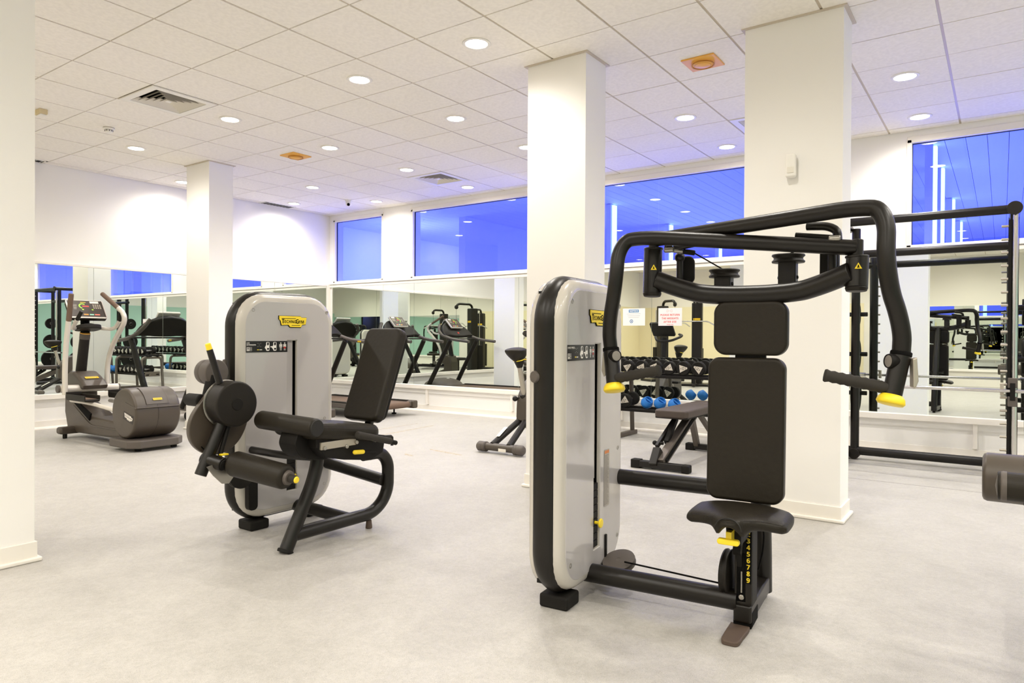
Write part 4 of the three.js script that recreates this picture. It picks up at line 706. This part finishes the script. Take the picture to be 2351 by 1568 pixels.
// ---------------------------------------------------------------- exercise bike behind the middle column
{
  const g = thing('exercise_bike', 'upright exercise bike half hidden behind the middle column', 'exercise bike', [-4.0, 0, -5.45]), P = (n, q, m) => part(g, n, q, m);
  P('rear_bar', cyl([-0.2, 0.062, 0], [0.2, 0.062, 0], 0.038), M.plastic); for (const s of [-1, 1]) P('bar_end', lathe([s * 0.17, 0.058, 0], [s * 1, 0.058, 0], [[0, 0], [0.05, 0], [0.05, 0.03], [0.046, 0.033], [0.046, 0.04], [0.05, 0.043], [0.05, 0.09], [0.035, 0.108], [0, 0.112]]), M.plasticMid);
  P('bar_label', rbx(0.0, 0.09, 0.03, 0.06, 0.034, 0.039, 0.001), M.badgePlate);
  P('front_bar', cyl([-0.24, 0.055, -1.1], [0.24, 0.055, -1.1], 0.045), M.plastic);
  P('rear_strut', [cyl([-0.1, 0.08, 0.0], [0.0, 0.42, -0.62], 0.032), cyl([0.1, 0.08, 0.0], [0.0, 0.42, -0.62], 0.032)], M.plasticDark); P('strut_label', place(rbx(-0.02, 0.02, -0.08, 0.08, -0.001, 0.001, 0.0005), [-0.078, 0.2, -0.13], -1.07), M.badgePlate);
  P('main_body', extX(spl([[-0.35, 0.3], [-0.38, 0.55], [-0.55, 0.72], [-0.75, 0.72], [-0.95, 0.6], [-1.12, 0.35], [-1.15, 0.12], [-0.9, 0.08], [-0.55, 0.18]]), -0.07, 0.07, 0.025, 4), M.plastic);
  P('crank_cover', [cyl([-0.085, 0.36, -0.75], [0.085, 0.36, -0.75], 0.19, 0.19, 0.02, 40)], M.plasticMid); P('crank', [cyl([-0.11, 0.36, -0.75], [-0.11, 0.22, -0.66], 0.014), cyl([0.11, 0.36, -0.75], [0.11, 0.5, -0.84], 0.014)], M.steel); for (const s of [-1, 1]) P('pedal', rbx(s * 0.17 - 0.05, s * 0.17 + 0.05, (s < 0 ? 0.2 : 0.49), (s < 0 ? 0.235 : 0.525), (s < 0 ? -0.71 : -0.89), (s < 0 ? -0.61 : -0.79), 0.008), M.plasticDark);
  P('seat_post', cyl([0, 0.5, -0.42], [0, 0.86, -0.32], 0.026), M.zinc); P('post_clamp', cyl([0, 0.5, -0.42], [0, 0.56, -0.403], 0.045), M.plasticDark); P('height_knob', [cyl([0, 0.53, -0.4], [-0.06, 0.52, -0.36], 0.009), place(new THREE.SphereGeometry(0.028, 18, 12), [-0.075, 0.515, -0.35])], M.plasticDark);
  P('saddle_neck', lathe([0, 0.84, -0.325], [0, 1.3, -0.22], [[0, 0], [0.03, 0], [0.06, 0.09], [0.05, 0.1], [0, 0.1]]), M.plasticDark); P('neck_ring', cyl([0, 0.915, -0.306], [0, 0.925, -0.303], 0.061), M.yellow);
  { const pts = []; const q = new THREE.SphereGeometry(1, 30, 18), p = q.attributes.position; for (let i = 0; i < p.count; i++) { let X = p.getX(i), Y = p.getY(i), Z = p.getZ(i); const t = (Z + 1) / 2; X *= 0.05 + 0.095 * Math.pow(t, 1.4); Y = Y > 0 ? Y * 0.035 : Y * (0.03 + 0.09 * (1 - Math.abs(X) * 6)); Z *= 0.15; p.setXYZ(i, X, Y, Z); } q.computeVertexNormals(); P('saddle', q.translate(0, 1.01, -0.29), M.vinyl); }
  P('handle_post', cyl([0, 0.62, -0.92], [0, 1.15, -0.86], 0.04), M.plasticDark); P('handlebar', tube([[-0.12, 1.2, -0.6], [-0.22, 1.18, -0.7], [-0.1, 1.1, -0.9], [0.1, 1.1, -0.9], [0.22, 1.18, -0.7], [0.12, 1.2, -0.6]], 0.018, 0.07), M.grip); const c = P('console', place(ext(rrect(-0.17, 0.17, -0.12, 0.12, 0.02), 0.04, 0.01), [0, 1.26, -0.95], -0.7), M.plasticDark); part(c, 'display', place(new THREE.PlaneGeometry(0.3, 0.2), [0, 1.2873, -0.9175], -0.7), ledMat);
}
// ---------------------------------------------------------------- adjustable bench
{
  const g = thing('weight_bench', 'adjustable flat bench with brown grey pad in front of the dumbbell rack', 'bench', [-2.45, 0, -6.3]), P = (n, q, m) => part(g, n, q, m);
  const bar = (x0, x1, z) => [rbx(x0, x1, 0.012, 0.068, z - 0.035, z + 0.035, 0.006)];
  P('front_foot_bar', bar(-0.2, 0.28, 0.67), M.black); P('foot_cap', rbx(-0.225, -0.14, 0, 0.076, 0.63, 0.71, 0.008), M.rubber); P('foot_cap', rbx(0.24, 0.31, 0, 0.07, 0.63, 0.71, 0.012), M.rubber);
  P('rear_foot_bar', bar(-0.16, 0.26, -0.56), M.black); P('foot_cap', rbx(-0.2, -0.11, 0, 0.07, -0.6, -0.52, 0.008), M.rubber); P('foot_cap', rbx(0.23, 0.3, 0, 0.07, -0.6, -0.52, 0.008), M.rubber);
  const bm = (a, b, w, h) => { const p0 = V(...a), p1 = V(...b), q = new RoundedBoxGeometry(w, p0.distanceTo(p1), h, 2, 0.006).translate(0, p0.distanceTo(p1) / 2, 0); return orient(q, p0, p1); };
  P('main_spine', [bm([0.03, 0.05, 0.66], [0.0, 0.41, -0.2], 0.075, 0.09)], M.rackSteel); P('spine_slot', [bm([0.072, 0.07, 0.62], [0.042, 0.4, -0.17], 0.006, 0.04)], M.dark);
  P('spine_socket', bm([-0.01, 0.03, 0.7], [-0.02, 0.16, 0.58], 0.07, 0.08), M.plasticDark);
  P('rear_leg', [bm([-0.09, 0.05, -0.56], [-0.03, 0.42, -0.22], 0.05, 0.06), bm([0.16, 0.05, -0.56], [0.05, 0.42, -0.22], 0.04, 0.05)], M.rackSteel);
  P('adjust_strut', [bm([-0.07, 0.17, 0.5], [-0.04, 0.41, 0.12], 0.03, 0.045)], M.black); P('adjust_ladder', [bm([-0.02, 0.2, 0.4], [-0.02, 0.4, 0.18], 0.045, 0.05)], M.blackMatte); P('pop_pin', [cyl([-0.1, 0.2, 0.47], [-0.02, 0.2, 0.46], 0.014), place(new THREE.SphereGeometry(0.022, 14, 10), [-0.1, 0.2, 0.47])], M.rubber);
  const s = P('seat_pad', place(cushion(0.32, 0.86, 0.075, 0.05, 0.02), [0.0, 0.455, -0.06], -Math.PI / 2), M.vinylBrown); part(s, 'pad_board', place(ext(rrect(-0.155, 0.155, -0.42, 0.42, 0.03), 0.03, 0.004), [0.0, 0.412, -0.06], -Math.PI / 2), M.blackMatte);
  const b = P('back_pad', place(cushion(0.32, 0.26, 0.07, 0.05, 0.02), [0.0, 0.46, -0.63], -Math.PI / 2), M.vinylBrown); part(b, 'pad_board', place(ext(rrect(-0.14, 0.14, -0.12, 0.12, 0.03), 0.03, 0.004), [0.0, 0.415, -0.63], -Math.PI / 2), M.blackMatte);
}
// ---------------------------------------------------------------- dumbbell rack
{
  const RX0 = -4.75, RX1 = -2.42, g = thing('dumbbell_rack', 'two tier grey dumbbell rack along the mirrored window wall', 'rack', [-3.58, 0, -7.3]), P = (n, q, m) => part(g, n, q, m), x0 = RX0 + 3.58, x1 = RX1 + 3.58;
  for (const x of [x0 + 0.1, (x0 + x1) / 2, x1 - 0.05]) P('side_frame', tube([[x, 0.02, 0.2], [x, 0.3, 0.2], [x, 0.685, 0.2], [x, 0.685, -0.2], [x, 0.02, -0.24]], 0.026, [0.08, 0.07, 0.07], 60, 12), M.rackSteel);
  for (const x of [x0 + 0.1, (x0 + x1) / 2, x1 - 0.05]) P('floor_runner', rbx(x - 0.03, x + 0.03, 0, 0.05, -0.32, 0.22, 0.006), M.rackSteel);
  for (const [y, zf] of [[0.335, 0.13], [0.72, 0.08]]) for (const z of [zf, zf - 0.2]) P('shelf_rail', rbx(x0, x1, y + (z === zf ? -0.02 : -0.009), y + (z === zf ? 0.012 : 0.023), z - 0.035, z + 0.035, 0.005), M.blackMatte);
  P('end_plate', [rbx(x1 - 0.02, x1, 0.3, 0.4, -0.12, 0.18, 0.006), rbx(x0, x0 + 0.02, 0.3, 0.4, -0.12, 0.18, 0.006)], M.rackSteel);
}
const triMat = std(0xffffff, 0.35, 0.5, { map: canvas(128, 128, (c, w, h) => { c.fillStyle = '#d8d2c6'; c.fillRect(0, 0, w, h); c.fillStyle = '#6b665e'; c.font = 'bold 44px sans-serif'; c.fillText('15', 38, 84); c.fillRect(54, 30, 20, 10); c.fillRect(30, 96, 68, 6); }) });
function dumbbellProto(r) {
  const g = new THREE.Group(), L = 0.13, W = 0.062;
  for (const s of [-1, 1]) {
    const h = part(g, 'head', lathe([0, 0, s * (L - W)], [0, 0, s * 9], [[0, 0], [r * 0.9, 0], [r, 0.008], [r, W - 0.012], [r * 0.96, W - 0.003], [r * 0.86, W], [r * 0.8, W - 0.004], [0, W - 0.004]], 28), M.rubber);
    const t = extZ(poly([[-0.55 * r, 0.5 * r], [0.55 * r, 0.5 * r], [0.1 * r, -0.62 * r], [-0.1 * r, -0.62 * r]]), 0, 0.004, 0.001, 1); { const u = t.attributes.uv, p = t.attributes.position; for (let i = 0; i < u.count; i++) u.setXY(i, p.getX(i) / (1.3 * r) + 0.5, p.getY(i) / (1.3 * r) + 0.5); }
    part(h, 'weight_label', place(t.rotateZ(s * 0.5 + rnd() * 2), [0, 0, s * (L - 0.004)], 0, s < 0 ? Math.PI : 0), triMat);
  }
  part(g, 'handle', lathe([0, 0, -L + W - 0.004], [0, 0, 1], [[0.014, 0], [0.0165, 0.06], [0.014, 0.145]], 16), M.steel); return g;
}
{
  const protos = [0.078, 0.074, 0.07].map(dumbbellProto);
  const put = (x, y, z, k, label, grp) => { const d = protos[k].clone(); d.name = numbered('dumbbell'); d.position.set(x, y, z); d.rotation.set(0.05, 0, rnd() * 6); d.rotation.order = 'YXZ'; d.userData = { label, category: 'dumbbell', group: grp }; scene.add(d); };
  const ord = ['first', 'second', 'third', 'fourth', 'fifth', 'sixth', 'seventh', 'eighth', 'ninth', 'tenth', 'eleventh', 'twelfth', 'thirteenth', 'fourteenth'];
  for (let i = 0; i < 12; i++) put(-2.66 - i * 0.165, 0.822, -7.32, i % 3 === 2 ? 1 : 0, ord[i] + ' black dumbbell from the right on the upper rack tier', 'dumbbells on the upper tier');
  for (let i = 0; i < 7; i++) put(-3.50 - i * 0.165, 0.438, -7.27, 0, ord[i] + ' black dumbbell left of the blue kettlebells on the lower tier', 'dumbbells on the lower tier');
}
// blue soft kettlebells lying on the lower tier
{
  const mk = () => { const g = new THREE.Group(); const pr = [[0, 0], [0.03, 0.002], [0.055, 0.018], [0.068, 0.05], [0.067, 0.07], [0.058, 0.096], [0.05, 0.112], [0.045, 0.115], [0.04, 0.11], [0.036, 0.07], [0.03, 0.05], [0, 0.048]]; part(g, 'shell', lathe([0, 0, 0], [0, 1, 0], pr, 32), M.blueRubber); part(g, 'grip_bar', cyl([-0.042, 0.1, 0], [0.042, 0.1, 0], 0.011), M.blueRubber); return g; };
  [[-3.295, 0.55, 'leftmost blue kettlebell on the lower rack tier'], [-3.135, 0.5, 'middle blue kettlebell on the lower rack tier'], [-2.975, 0.6, 'rightmost blue kettlebell, partly behind the bench pad'], ].forEach(([x, t, l]) => { const k = mk(); k.name = numbered('kettlebell'); k.position.set(x, 0.378, -7.24); k.rotation.set(0.5, 0.0, -t * 1.3); k.userData = { label: l, category: 'kettlebell', group: 'blue kettlebells' }; scene.add(k); });
}
// ---------------------------------------------------------------- notices on the mirror
{
  const paper = (map, name, label, x, y) => { const m = single(name, label, 'sign', place(new THREE.BoxGeometry(0.3, 0.214, 0.0012), [0, 0, 0]), std(0xffffff, 0.6, 0, { map })); m.position.set(x, y, ZB + 0.0128); return m; };
  paper(canvas(600, 428, (c, w, h) => { c.fillStyle = '#f3f2ee'; c.fillRect(0, 0, w, h); c.fillStyle = '#4d86b8'; c.fillRect(160, 30, 270, 72); c.fillStyle = '#f3f2ee'; c.font = 'bold 62px sans-serif'; c.textAlign = 'center'; c.fillText('NOTICE', 295, 88, 250); c.fillStyle = '#7f8790'; c.font = '23px sans-serif'; for (let i = 0; i < 3; i++) for (let x = 110 + i * 22; x < 480 - i * 22; x += 17) c.fillRect(x, 134 + i * 44 + (x % 3), 12, 7); c.fillStyle = '#3e75a5'; c.beginPath(); c.arc(235, 320, 46, 0, 7); c.fill(); c.fillStyle = '#f3f2ee'; c.beginPath(); c.arc(235, 320, 30, 0, 7); c.fill(); c.fillStyle = '#3e75a5'; c.beginPath(); c.arc(235, 320, 16, 0, 7); c.fill();  }), 'notice_sheet', 'white notice sheet with a blue heading stuck on the mirror', -3.74, 1.406);
  paper(canvas(600, 428, (c, w, h) => { c.fillStyle = '#f1eceb'; c.fillRect(0, 0, w, h); c.strokeStyle = '#e2c5bd'; c.lineWidth = 9; c.strokeRect(216, 44, 34, 52); c.strokeRect(320, 44, 34, 52); c.beginPath(); c.moveTo(250, 70); c.lineTo(320, 70); c.stroke(); c.fillStyle = '#d6392c'; c.textAlign = 'center'; c.font = 'bold 66px sans-serif'; c.fillText('PLEASE RETURN', 300, 190, 556); c.fillText('THE WEIGHTS', 300, 274, 540); c.fillText('AFTER USE', 300, 356, 390); c.font = 'bold 30px sans-serif'; c.fillText('THANK YOU', 300, 412); }), 'notice_sheet', 'white sheet with red PLEASE RETURN THE WEIGHTS lettering', -3.265, 1.402);
}
// ---------------------------------------------------------------- guided barbell rack by the window wall
function weightPlate(x, y, z, r, t, label) {
  const o = thing('weight_plate', label, 'weight plate', [x, y, z], 0, 'weight plates on the barbell rack');
  part(o, 'disc', lathe([-t / 2, 0, 0], [1, 0, 0], [[0.026, 0], [r * 0.35, 0], [r * 0.4, 0.006], [r * 0.78, 0.006], [r * 0.84, 0], [r * 0.98, 0], [r, 0.005], [r, t - 0.005], [r * 0.98, t], [r * 0.84, t], [r * 0.78, t - 0.006], [r * 0.4, t - 0.006], [r * 0.35, t], [0.026, t], [0.026, 0]], 40), M.rubber);
  part(o, 'hub_ring', lathe([-t / 2 - 0.001, 0, 0], [1, 0, 0], [[0.026, 0], [0.034, 0], [0.034, t + 0.002], [0.026, t + 0.002], [0.026, 0]], 24), M.steel);
}
{
  const g = thing('barbell_rack', 'black tubular guided barbell rack with pin rails and chrome rod', 'barbell rack', [-0.5, 0, -7.1]), P = (n, q, m) => part(g, n, q, m), xl = -0.71, xr = 0.575, RX = { [-0.71]: -0.645, 0.575: 0.575 };
  for (const [x, s] of [[xl, 1], [xr, -1]]) {
    P('upright', rbx(x - 0.028, x + 0.028, 0.06, 2.18, 0.13, 0.19, 0.01), M.black); P('rear_upright', cyl([RX[x], 0.05, -0.2], [RX[x], 2.2, -0.2], 0.038), M.black);
    P('pin_rail', rbx(x + s * 0.028 - 0.012, x + s * 0.028 + 0.012, 0.15, 2.12, 0.192, 0.216, 0.003), M.blackMatte); P('guide_rod', cyl([x - s * 0.008, 0.1, 0.225], [x - s * 0.008, 2.17, 0.225], 0.0185), M.chrome);
    const pg = cyl([0, 0, 0], [s * (s > 0 ? 0.036 : 0.05), 0, 0], 0.0105, 0.0105, 0.003, 14); for (let k = 0; k < 18; k++) { const q = P('rack_pin', pg, M.zinc); q.position.set(x + s * 0.036, 0.25 + k * 0.107, 0.206); }
    P('side_top_tube', cyl([x, 2.205, 0.26], [x, 2.205, -0.24], 0.036), M.black); P('top_joint', cyl([x, 2.205, 0.25], [x, 2.205, 0.275], 0.054), M.plasticDark); P('side_base_tube', cyl([x, 0.05, 0.62], [x, 0.05, -0.26], 0.038), M.black); P('base_joint', cyl([RX[x], 0.055, -0.14], [RX[x], 0.055, -0.25], 0.05), M.plasticDark);
    P('sled_block', rbx(x - 0.035, x + 0.03, 0.76, 0.84, 0.2, 0.26, 0.005), M.plasticMid); P('sled_block', rbx(x - 0.035, x + 0.03, 0.61, 0.69, 0.2, 0.26, 0.005), M.plasticMid); P('sled_plate', rbx(x - 0.02, x + 0.015, 0.66, 0.8, 0.25, 0.268, 0.004), M.blackMatte);
    for (const y of [0.55, 0.98, 1.42]) P('storage_peg', cyl([x, y, -0.2], [x - s * 0.22, y, -0.2], 0.024), M.black);
  }
  P('top_front_tube', cyl([xl, 2.205, 0.2], [xr, 2.205, 0.2], 0.037), M.black); P('second_tube', cyl([xl, 1.955, -0.2], [xr, 1.955, -0.2], 0.036), M.black); P('base_cross_tube', cyl([xl, 0.08, -0.2], [xr, 0.08, -0.2], 0.04), M.black);
  const b = P('barbell', cyl([xl - 0.3, 0.735, 0.25], [xr + 0.3, 0.735, 0.25], 0.0145, 0.0145, 0.003), M.chrome); for (const [q0, q1] of [[xl - 0.32, xl - 0.08], [xr + 0.08, xr + 0.32]]) part(b, 'barbell_sleeve', cyl([q0, 0.735, 0.25], [q1, 0.735, 0.25], 0.025), M.chrome); for (const q0 of [xl + 0.06, xr - 0.085]) part(b, 'lock_hook', bx(q0, q0 + 0.025, 0.7, 0.79, 0.2, 0.245), M.zinc);
  const pl = (s, y, r, w) => weightPlate(-0.5 + (s < 0 ? xl - 0.11 : xr + 0.11), y, -7.3, r, 0.05, w + ' black weight plate on the ' + (s < 0 ? 'column' : 'outer') + ' side of the barbell rack');
  pl(1, 0.55, 0.215, 'lowest'); pl(1, 0.98, 0.17, 'middle'); pl(1, 1.42, 0.13, 'topmost'); pl(-1, 0.55, 0.215, 'lowest'); pl(-1, 0.98, 0.17, 'middle'); pl(-1, 1.42, 0.13, 'topmost');
}
// ---------------------------------------------------------------- leg curl machine at the right edge (only its rollers are in view)
{
  const g = thing('leg_curl_machine', 'padded rollers of a leg curl machine cut by the right edge', 'gym machine', [1.02, 0, -2.55], 0);
  weightTower(g, ['LEG CURL'], false, { stackTop: 0.5, pin: 4 });
  const L = (x, y, z) => [x - 1.02, y, z + 2.55], P = (n, q, m) => part(g, n, q, m);
  const r = P('large_roller', cyl(L(-0.05, 0.69, -2.8), L(0.55, 0.69, -2.8), 0.08, 0.08, 0.014), M.plastic); part(r, 'seam', [lathe(L(0.06, 0.69, -2.8), L(1, 0.69, -2.8), [[0.0795, 0], [0.0812, 0.002], [0.0812, 0.02], [0.0795, 0.022]], 32)], M.plasticDark);
  const s = P('small_roller', cyl(L(-0.008, 0.695, -2.62), L(0.55, 0.695, -2.62), 0.044, 0.044, 0.004), M.vinyl); part(s, 'end_cap', lathe(L(0.0, 0.695, -2.62), L(-1, 0.695, -2.62), [[0.0455, -0.016], [0.046, -0.006], [0.044, 0.0], [0.03, 0.009], [0, 0.014]], 28), M.plasticMid);
  P('roller_arm', [tube([L(0.5, 0.69, -2.8), L(0.62, 0.69, -2.75), L(0.62, 0.62, -2.4), L(0.7, 0.6, -2.2)], 0.03, 0.06), cyl(L(0.5, 0.695, -2.62), L(0.62, 0.68, -2.7), 0.022), cyl(L(0.62, 0.66, -2.55), L(1.02, 0.66, -2.52), 0.035)], M.black);
  P('base_frame', tube([L(0.62, 0.05, -3.1), L(0.62, 0.05, -2.2), L(0.62, 0.6, -2.3)], 0.037, 0.14), M.black); P('cross_tube', cyl(L(0.6, 0.1, -2.75), L(1.02, 0.1, -2.75), 0.036), M.black); P('base_foot', [cyl(L(0.62, 0, -3.05), L(0.62, 0.03, -3.05), 0.03), cyl(L(0.62, 0, -2.3), L(0.62, 0.03, -2.3), 0.03)], M.rubber);
  P('seat', place(cushion(0.4, 0.46, 0.08, 0.06), L(0.42, 0.56, -3.2), -Math.PI / 2), M.vinyl); P('backrest', place(cushion(0.4, 0.6, 0.075, 0.05), L(0.42, 0.9, -3.5), -0.3), M.vinyl); P('seat_post', [rbx(...[0.39, 0.45].map(v => v - 1.02), 0.05, 0.53, -3.25 + 2.55, -3.15 + 2.55, 0.008), rbx(...[0.39, 0.65].map(v => v - 1.02), 0.02, 0.08, -3.24 + 2.55, -3.16 + 2.55, 0.008), cyl(L(0.42, 0.5, -3.3), L(0.42, 0.9, -3.54), 0.026)], M.black);
}
// ---------------------------------------------------------------- machines behind the camera, seen only in the mirrors
{
  const cable = (x, z, turn, label) => {
    const g = thing('cable_station', label, 'gym machine', [x, 0, z], turn, 'cable stations by the front wall'), P = (n, q, m) => part(g, n, q, m);
    P('column', rbx(-0.12, 0.12, 0.04, 2.0, -0.12, 0.12, 0.03, 3), M.plasticDark); P('base', rbx(-0.5, 0.5, 0, 0.06, -0.3, 0.3, 0.02), M.black); P('top_arm', tube([[0, 1.95, 0], [0, 2.12, 0.05], [0, 2.12, 0.55], [0, 2.02, 0.6]], 0.035, 0.1), M.black); P('top_pulley', cyl([-0.02, 2.02, 0.6], [0.02, 2.02, 0.6], 0.06), M.plasticDark); P('weight_stack', rbx(-0.12, 0.12, 0.1, 0.9, -0.3, -0.13, 0.01), M.blackMatte); P('guide_rods', [cyl([-0.08, 0.1, -0.2], [-0.08, 1.9, -0.2], 0.012), cyl([0.08, 0.1, -0.2], [0.08, 1.9, -0.2], 0.012)], M.chrome); P('cable', cyl([0, 2.0, 0.6], [0, 1.55, 0.6], 0.004, 0.004, 0.001, 6), M.dark); P('pull_bar', tube([[-0.45, 1.45, 0.6], [-0.3, 1.54, 0.6], [0.3, 1.54, 0.6], [0.45, 1.45, 0.6]], 0.015, 0.06), M.chrome); P('seat', place(cushion(0.36, 0.42, 0.08, 0.06), [0, 0.5, 0.55], -Math.PI / 2), M.vinyl); P('seat_post', rbx(-0.03, 0.03, 0.03, 0.47, 0.5, 0.6, 0.008), M.black); P('floor_beam', rbx(-0.03, 0.03, 0.02, 0.08, 0.2, 0.75, 0.008), M.black); P('badge', place(new THREE.PlaneGeometry(0.16, 0.05), [0, 1.6, 0.121]), yellowBadgeMat);
  };
  cable(-2.0, 3.7, Math.PI, 'cable station left of the other by the yellow wall, seen in mirrors'); cable(-3.6, 3.9, Math.PI + 0.3, 'cable station farther along the yellow wall, seen in mirrors'); cable(-7.4, 1.6, 2.2, 'cable station near the left wall, seen in mirrors');
  cable(-6.0, 0.4, 2.9, 'dark cable station beside the near column, seen in mirrors');
  chestPress('chest_press_machine', 'second chest press machine behind the camera, seen in the right mirror', 0.6, 2.6, 0.05);
}
// ---------------------------------------------------------------- floor seams and old stains
{
  const f = scene.getObjectByName('floor');
  for (const z of [-6.63, -6.26]) part(f, 'floor_seam', bx(-1.6, 1.8, 0, 0.0006, z - 0.002, z + 0.002), M.plasticMid);
  const stain = canvas(256, 64, (c, w, h) => { c.clearRect(0, 0, w, h); for (let k = 0; k < 900; k++) { const t = rnd(), y = h / 2 + (rnd() + rnd() + rnd() - 1.5) * 22 * (0.4 + 0.6 * Math.sin(t * 3.1)); c.fillStyle = `rgba(222,190,120,${0.03 + rnd() * 0.09})`; c.fillRect(t * w, y, 3 + rnd() * 10, 2 + rnd() * 3); } });
  const sm = std(0xffffff, 0.6, 0, { map: stain, transparent: true, depthWrite: false });
  const st = (x0, z0, x1, z1, w) => part(f, 'yellow_stain', place(new THREE.PlaneGeometry(Math.hypot(x1 - x0, z1 - z0), w), [(x0 + x1) / 2, 0.0009, (z0 + z1) / 2], -Math.PI / 2, -Math.atan2(z1 - z0, x1 - x0)), sm);
  st(-5.87, -5.62, -5.98, -6.68, 0.09); st(-6.24, -5.9, -6.29, -6.72, 0.07); st(-4.75, -5.25, -4.26, -5.17, 0.1); st(-4.75, -4.9, -4.6, -4.85, 0.1);
}
renderer.render(scene, camera);
